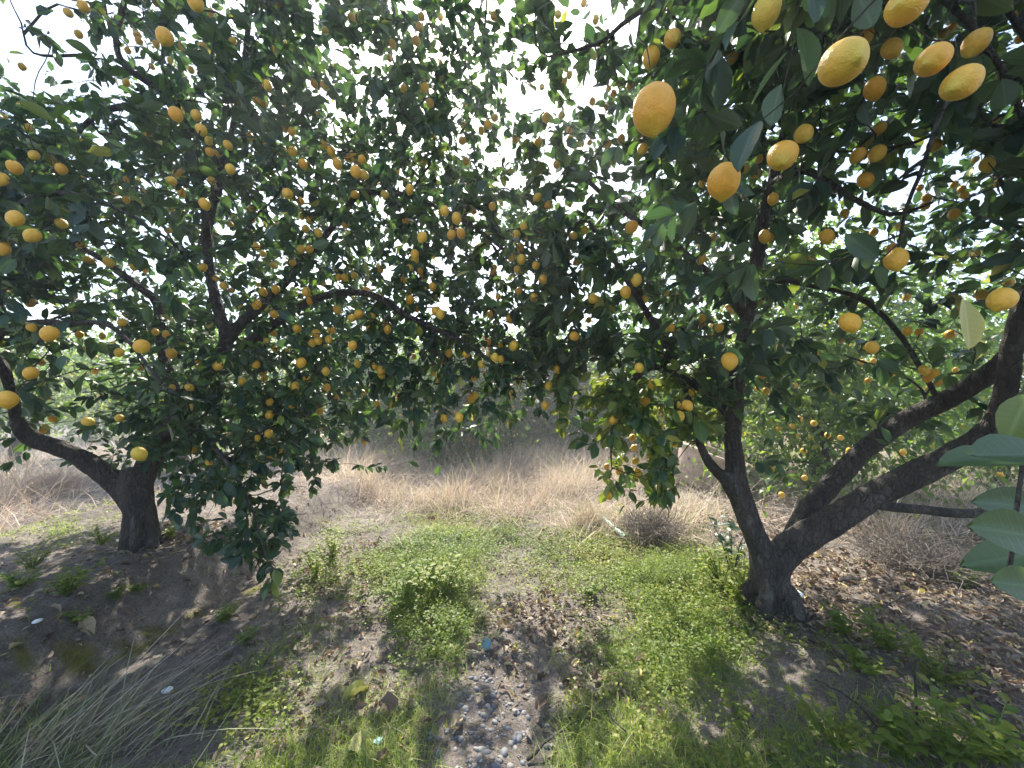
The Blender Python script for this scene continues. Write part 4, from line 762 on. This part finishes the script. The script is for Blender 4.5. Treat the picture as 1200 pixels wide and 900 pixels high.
fallen(399, 832, 434, 806, 'long half green, half tan curled leaf on bare soil', .96, .32); fallen(440, 902, 458, 888, 'reddish brown leaf at the bottom edge', .25, .5); fallen(528, 862, 543, 845, 'tan leaf lying on the pebbles', .72, .45)
fallen(695, 803, 702, 792, 'orange leaf standing in the sunlit grass', .3, .7, nm=(0, -.9, .4)); fallen(976, 780, 990, 792, 'pale yellow leaf beside the shaded weeds', .86, .5); fallen(968, 790, 985, 796, 'yellow leaf with green edge under the pale yellow one', .9, .5)
fallen(900, 885, 914, 893, 'pinkish brown leaf in sunlit grass near the bottom edge', .45, .7); fallen(10, 760, 26, 758, 'cream leaf on the earth bank at the left edge', .78, .55); fallen(8, 717, 24, 712, 'yellowish leaf on the bank below the green weeds', .86, .5)
fallen(262, 724, 276, 719, 'pale yellow leaf right of the mossy bank', .86, .6); fallen(1082, 848, 1110, 862, 'long tan leaf in the shaded weeds at lower right', .8, .35); fallen(1093, 728, 1110, 736, 'pale leaf in the litter far right of the trunk', .76, .4)
fallen(56, 718, 73, 720, 'grey white dry leaf on the bank right of the yellowish leaf', .55, .5); fallen(90, 752, 110, 746, 'whitish curled leaf lying above the moss', .74, .4); fallen(410, 786, 420, 778, 'white dry leaf on bare soil left of the lush grass', .75, .5)
fallen(627, 842, 640, 822, 'dark curled leaf above the stick by the pebbles', .35, .5); fallen(497, 742, 512, 733, 'dark brown curled leaf up left of the turquoise lid', .12, .6, nm=(0, -.9, .4)); fallen(560, 768, 545, 764, 'rust coloured leaf just left of the turquoise lid', .28, .5)
# ---- plants
def weed_parts(n, hgt, spread, lsz, seed, tint):
    r_ = np.random.default_rng(seed); S = []; Lv = [[] for _ in range(8)]
    for k in range(n):
        a = r_.uniform(0, 6.28); e = np.array([math.cos(a) * spread * r_.random(), math.sin(a) * spread * r_.random(), hgt * r_.uniform(.5, 1)]); pts = np.array([(0, 0, 0), e * (.5, .5, .6), e]); S.append((pts, np.array([.0025, .002, .001])))
        for t in np.linspace(.25, 1, 9):
            q = e * (t, t, t); b = r_.uniform(0, 6.28); d = unit(np.array([math.cos(b), math.sin(b), r_.uniform(-.1, .5)])); l = lsz * r_.uniform(.6, 1.2)
            for arr, val in zip(Lv, (q, d, unit(np.array([0, 0, 1]) + r_.normal(size=3) * .3), l, l * .6, .15, .3, np.clip(tint + r_.normal() * .1, 0, .9))): arr.append(val)
    v, f = tubes(S, 4); return mesh('stem', v, f, GRASS, {'tint': np.full(len(v), .3)}), leaf_mesh('foliage', [np.array(a) for a in Lv], GRASS, 0)
KINDS = [weed_parts(14, .14, .12, .03, 1, .55), weed_parts(10, .10, .09, .028, 2, .45), weed_parts(18, .16, .15, .026, 3, .7)]
WP = [(78, 700, 0, 1.3, 'bushy green weed in the middle of the earth bank'), (25, 690, 1, 1.4, 'weed at the left edge of the bank, near dark soil'), (135, 700, 1, .8, 'small weed on bare bank right of the bushy weed'), (160, 690, 1, .8, 'small weed below the left trunk'), (92, 730, 1, .9, 'weed just below the bushy weed on the bank'), (38, 668, 2, 1., 'small weed below the lit grass on the left'),
      (200, 632, 2, 1.0, 'weed right of the left trunk base'), (118, 640, 2, 1., 'weed left of the left trunk base'), (870, 705, 2, 1.9, 'dense green weed left of the right trunk'), (845, 690, 2, 1.7, 'green weed further left of the right trunk'), (890, 715, 0, 1.0, 'low weed touching the right trunk base'), (990, 745, 1, 1.5, 'dark green weed in the shade below the right trunk'), (1040, 765, 0, 1.4, 'dark green weed right of the shaded one'),
      (1095, 800, 2, 1.2, 'upright weed beside the bent dry stem'), (1015, 790, 1, 1.3, 'pale weed left of the bent dry stem'), (1110, 895, 0, 1.6, 'weed clump near the lower right corner'), (1060, 885, 1, 1.7, 'weed clump left of the lower right corner'), (1160, 895, 0, 1.5, 'weed in the lower right corner'), (980, 880, 2, 1.2, 'grey green weed at the bottom right of the grass'),
      (500, 690, 0, 2.0, 'lush bright weed in the middle of the green strip'), (520, 700, 2, 1.8, 'lush weed on the right side of the green strip'), (470, 715, 0, 1.6, 'lush weed low in the green strip'), (260, 730, 1, 1.3, 'weed right of the mossy bank'), (285, 755, 1, 1.1, 'weed between the moss and bare soil'), (370, 680, 2, 1.4, 'weed near the hanging left foliage'), (390, 655, 2, 1.5, 'weed under the hanging left foliage tip'), (690, 700, 1, 1.2, 'lone weed on the leafy path'), (1130, 690, 1, 1.4, 'low weed below the right edge leaves')]
for px, py, kd, s, lab in WP:
    g = ground_at(px, py); o = obj('weed', None, loc=g, label=lab, cat='weed', group='green weeds'); o.rotation_euler.z = rng.uniform(0, 6.28); o.scale = (s, s, s); o.empty_display_size = .05
    obj('stem', KINDS[kd][0], o); obj('foliage', KINDS[kd][1], o, kind='stuff')
# long grey grass clump lying over at lower left
g = ground_at(75, 885); n = 280; off = np.stack([rng.normal(0, .2, n), rng.normal(0, .11, n), np.zeros(n)], -1); bb = g + off; bb[:, 2] = H(bb[:, 0], bb[:, 1]); az = rng.normal(.75, .8, n); me = blades('blades', bb - g, rng.uniform(.08, .42, n), rng.uniform(.0035, .008, n), rng.uniform(.55, .97, n), np.clip(rng.normal(.4, .3, n), 0, 1), GREY, rng.uniform(-.1, .7, n), az, 5)
o = obj('grass_clump', None, loc=g, label='long grey green grass clump lying over in the lower left corner', cat='grass clump'); obj('blades', me, o, kind='stuff')
n = 24; off = np.stack([rng.normal(0, .10, n), rng.normal(0, .08, n), np.zeros(n)], -1); az = rng.normal(.7, .35, n); bb = g + off; bb[:, 2] = H(bb[:, 0], bb[:, 1]) + .02
obj('dry_blades', blades('dry_blades', bb - g, rng.uniform(.35, .75, n), rng.uniform(.003, .005, n), rng.uniform(.75, .95, n), rng.uniform(.5, .93, n), DRY, rng.uniform(-.1, .5, n), az, 5), o, kind='stuff')
def seed_head(px, py, lab):
    g = ground_at(px, py); o = obj('seed_head', None, loc=g, label=lab, cat='seed head'); c = np.array([0, 0, .07]); v, f = tubes([(np.array([(0, 0, 0), (.005, 0, .04), c]), np.array([.002, .002, .002]))], 5); obj('stem', mesh('stem', v, f, TWIG), o)
    n = 260; d = unit(rng.normal(size=(n, 3))); l = rng.uniform(.015, .032, n); Lq = [np.tile(c, (n, 1)) + d * .004, d, unit(rng.normal(size=(n, 3))), l, l * .1, np.zeros(n), np.zeros(n), rng.uniform(.2, .7, n)]; obj('bristles', leaf_mesh('bristles', Lq, DRY, 0, TPL4, TF4), o, kind='stuff')
seed_head(22, 845, 'fuzzy brown seed head, higher of two at the left edge'); seed_head(33, 895, 'fuzzy tan seed head in the lower left corner')
# dead bushes and dry tussocks
DTW = plain('dead_stems', (.17, .145, .12))
def bush(px, py, hgt, rad, n, lab, name, mt, tint, cat, leaf=False):
    g = ground_at(px, py); o = obj(name, None, loc=g, label=lab, cat=cat); S = []
    for k in range(n):
        a = rng.uniform(0, 6.28); r = rad * math.sqrt(rng.random()); e = np.array([math.cos(a) * r, math.sin(a) * r, hgt * rng.uniform(.45, 1) * (1 - .45 * r / rad)]); pts = np.array([e * (.15, .15, 0), e * (.5, .5, .6) + rng.normal(size=3) * .02, e]); S.append((pts, np.array([.004, .003, .0015])))
        for j in range(4): t = rng.uniform(.4, .95); q = e * (t, t, t); S.append((np.array([q, q + rng.normal(size=3) * .05 + (0, 0, .03), q + rng.normal(size=3) * .09 + (0, 0, .07)]), np.array([.002, .0018, .001])))
    v, f = tubes(S, 4); obj('stems', mesh('stems', v, f, mt, {'tint': rng.uniform(max(tint - .2, 0), tint + .2, len(v))}), o, kind='stuff'); return o
bush(765, 632, .34, .42, 150, 'dead brown bush right of the pale green pipe', 'dead_bush', DTW, .15, 'bush'); bush(1075, 668, .26, .5, 130, 'dark dead grass mound behind the right trunk litter', 'dead_bush', DTW, .2, 'bush'); bush(55, 580, .5, .6, 140, 'grey tangled dead brush under the bent left limb', 'dead_bush', DRY, .35, 'bush'); bush(85, 500, 1.9, 1.0, 160, 'tall bare grey brush left of the left trunk', 'dead_bush', TWIG, .3, 'bush')
bush(690, 618, .22, .2, 60, 'yellow green tussock left of the pale green pipe', 'grass_tussock', DRY, .9, 'tussock')
# sapling beside the right trunk and thin saplings over the dry grass
def sapling(px, py, hgt, n, lab, tint, spread=.25, lsz=.07):
    g = ground_at(px, py); o = obj('sapling', None, loc=g, label=lab, cat='sapling'); S = []; A = [[] for _ in range(8)]
    for k in range(n):
        a = rng.uniform(0, 6.28); e = np.array([math.cos(a) * spread * rng.random(), math.sin(a) * spread * rng.random(), hgt * rng.uniform(.7, 1)]); S.append((np.array([e * (.1, .1, 0), e * (.4, .4, .5), e]), np.array([.006, .004, .002]) * max(1, hgt)))
        for t in np.linspace(.3, 1, int(14 * max(1, hgt * .7))):
            b = rng.uniform(0, 6.28); d = unit(np.array([math.cos(b), math.sin(b), rng.uniform(-.5, .3)])); l = lsz * rng.uniform(.6, 1.2)
            for arr, val in zip(A, (e * (t, t, t), d, unit(np.array([0, 0, 1]) + rng.normal(size=3) * .4), l, l * .5, .15, .3, np.clip(tint + rng.normal() * .12, 0, .85))): arr.append(val)
    v, f = tubes(S, 6); obj('stems', mesh('stems', v, f, TWIG), o); obj('foliage', leaf_mesh('foliage', [np.array(a) for a in A], LEAF, 0), o, kind='stuff')
sapling(858, 668, .45, 5, 'thin leafy sapling just left of the right trunk', .4); sapling(600, 545, 1.3, 7, 'pale green slender sapling in the middle of the dry grass', .7, .5, .1); sapling(425, 520, .8, 34, 'low yellow green shrub at the far left of the dry grass', .82, 1.0, .14); sapling(700, 520, 1.1, 14, 'green shrub beyond the dry grass under the right tree', .75, .9, .13)
# tilted pale tub
g = ground_at(822, 572); o = obj('tub', None, loc=g, label='weathered pale tub with a rim, tilted behind the right tree', cat='tub'); TUB = plain('weathered_tub', (.48, .37, .30), .85, 9, .3)
sg = 40; ang = np.arange(sg) / sg * 6.28318; i_ = None
def lathe(prof): 
    v = np.array([(r * math.cos(a), r * math.sin(a), z) for r, z in prof for a in ang]); i = (np.arange(len(prof) - 1) * sg)[:, None]; k = np.arange(sg); k2 = (k + 1) % sg; return v, np.stack([i + k, i + k2, i + sg + k2, i + sg + k], -1).reshape(-1, 4)
v, f = lathe([(.02, .0), (.34, 0), (.37, .03), (.50, .48), (.50, .52), (.45, .52), (.44, .48), (.33, .06), (.02, .05)]); b1 = obj('body', mesh('body', v, f, TUB), o)
v, f = lathe([(.505, .49), (.535, .495), (.54, .53), (.52, .55), (.47, .55), (.455, .53)]); obj('rim', mesh('rim', v, f, plain('tub_rim', (.55, .42, .33), .8, 14, .25)), o)
o.rotation_euler = (R(16), R(14), .4); o.location = g + (.12, .25, .0); o.scale = (1.15, 1.15, 1.15)

# ------------------------------------------------------------------ haze: added volume imitating lens glare and lifting the shadows
hm = bpy.data.materials.new('lens_veil'); hm.use_nodes = True; t = hm.node_tree; t.nodes.clear(); o_ = nd(t, 'OutputMaterial'); pv = nd(t, 'VolumePrincipled'); pv.inputs['Color'].default_value = (.92, .95, 1, 1); pv.inputs['Density'].default_value = .0095; pv.inputs['Anisotropy'].default_value = .45
t.links.new(pv.outputs[0], o_.inputs['Volume'])
hv = np.array([(x, y, z) for x in (-90, 90) for y in (-90, 90) for z in (-2.5, 8.5)], float); hf = np.array([(0, 1, 3, 2), (4, 6, 7, 5), (0, 4, 5, 1), (2, 3, 7, 6), (0, 2, 6, 4), (1, 5, 7, 3)])
obj('lens_veil', mesh('lens_veil', hv, hf, hm, smooth=False), kind='stuff')
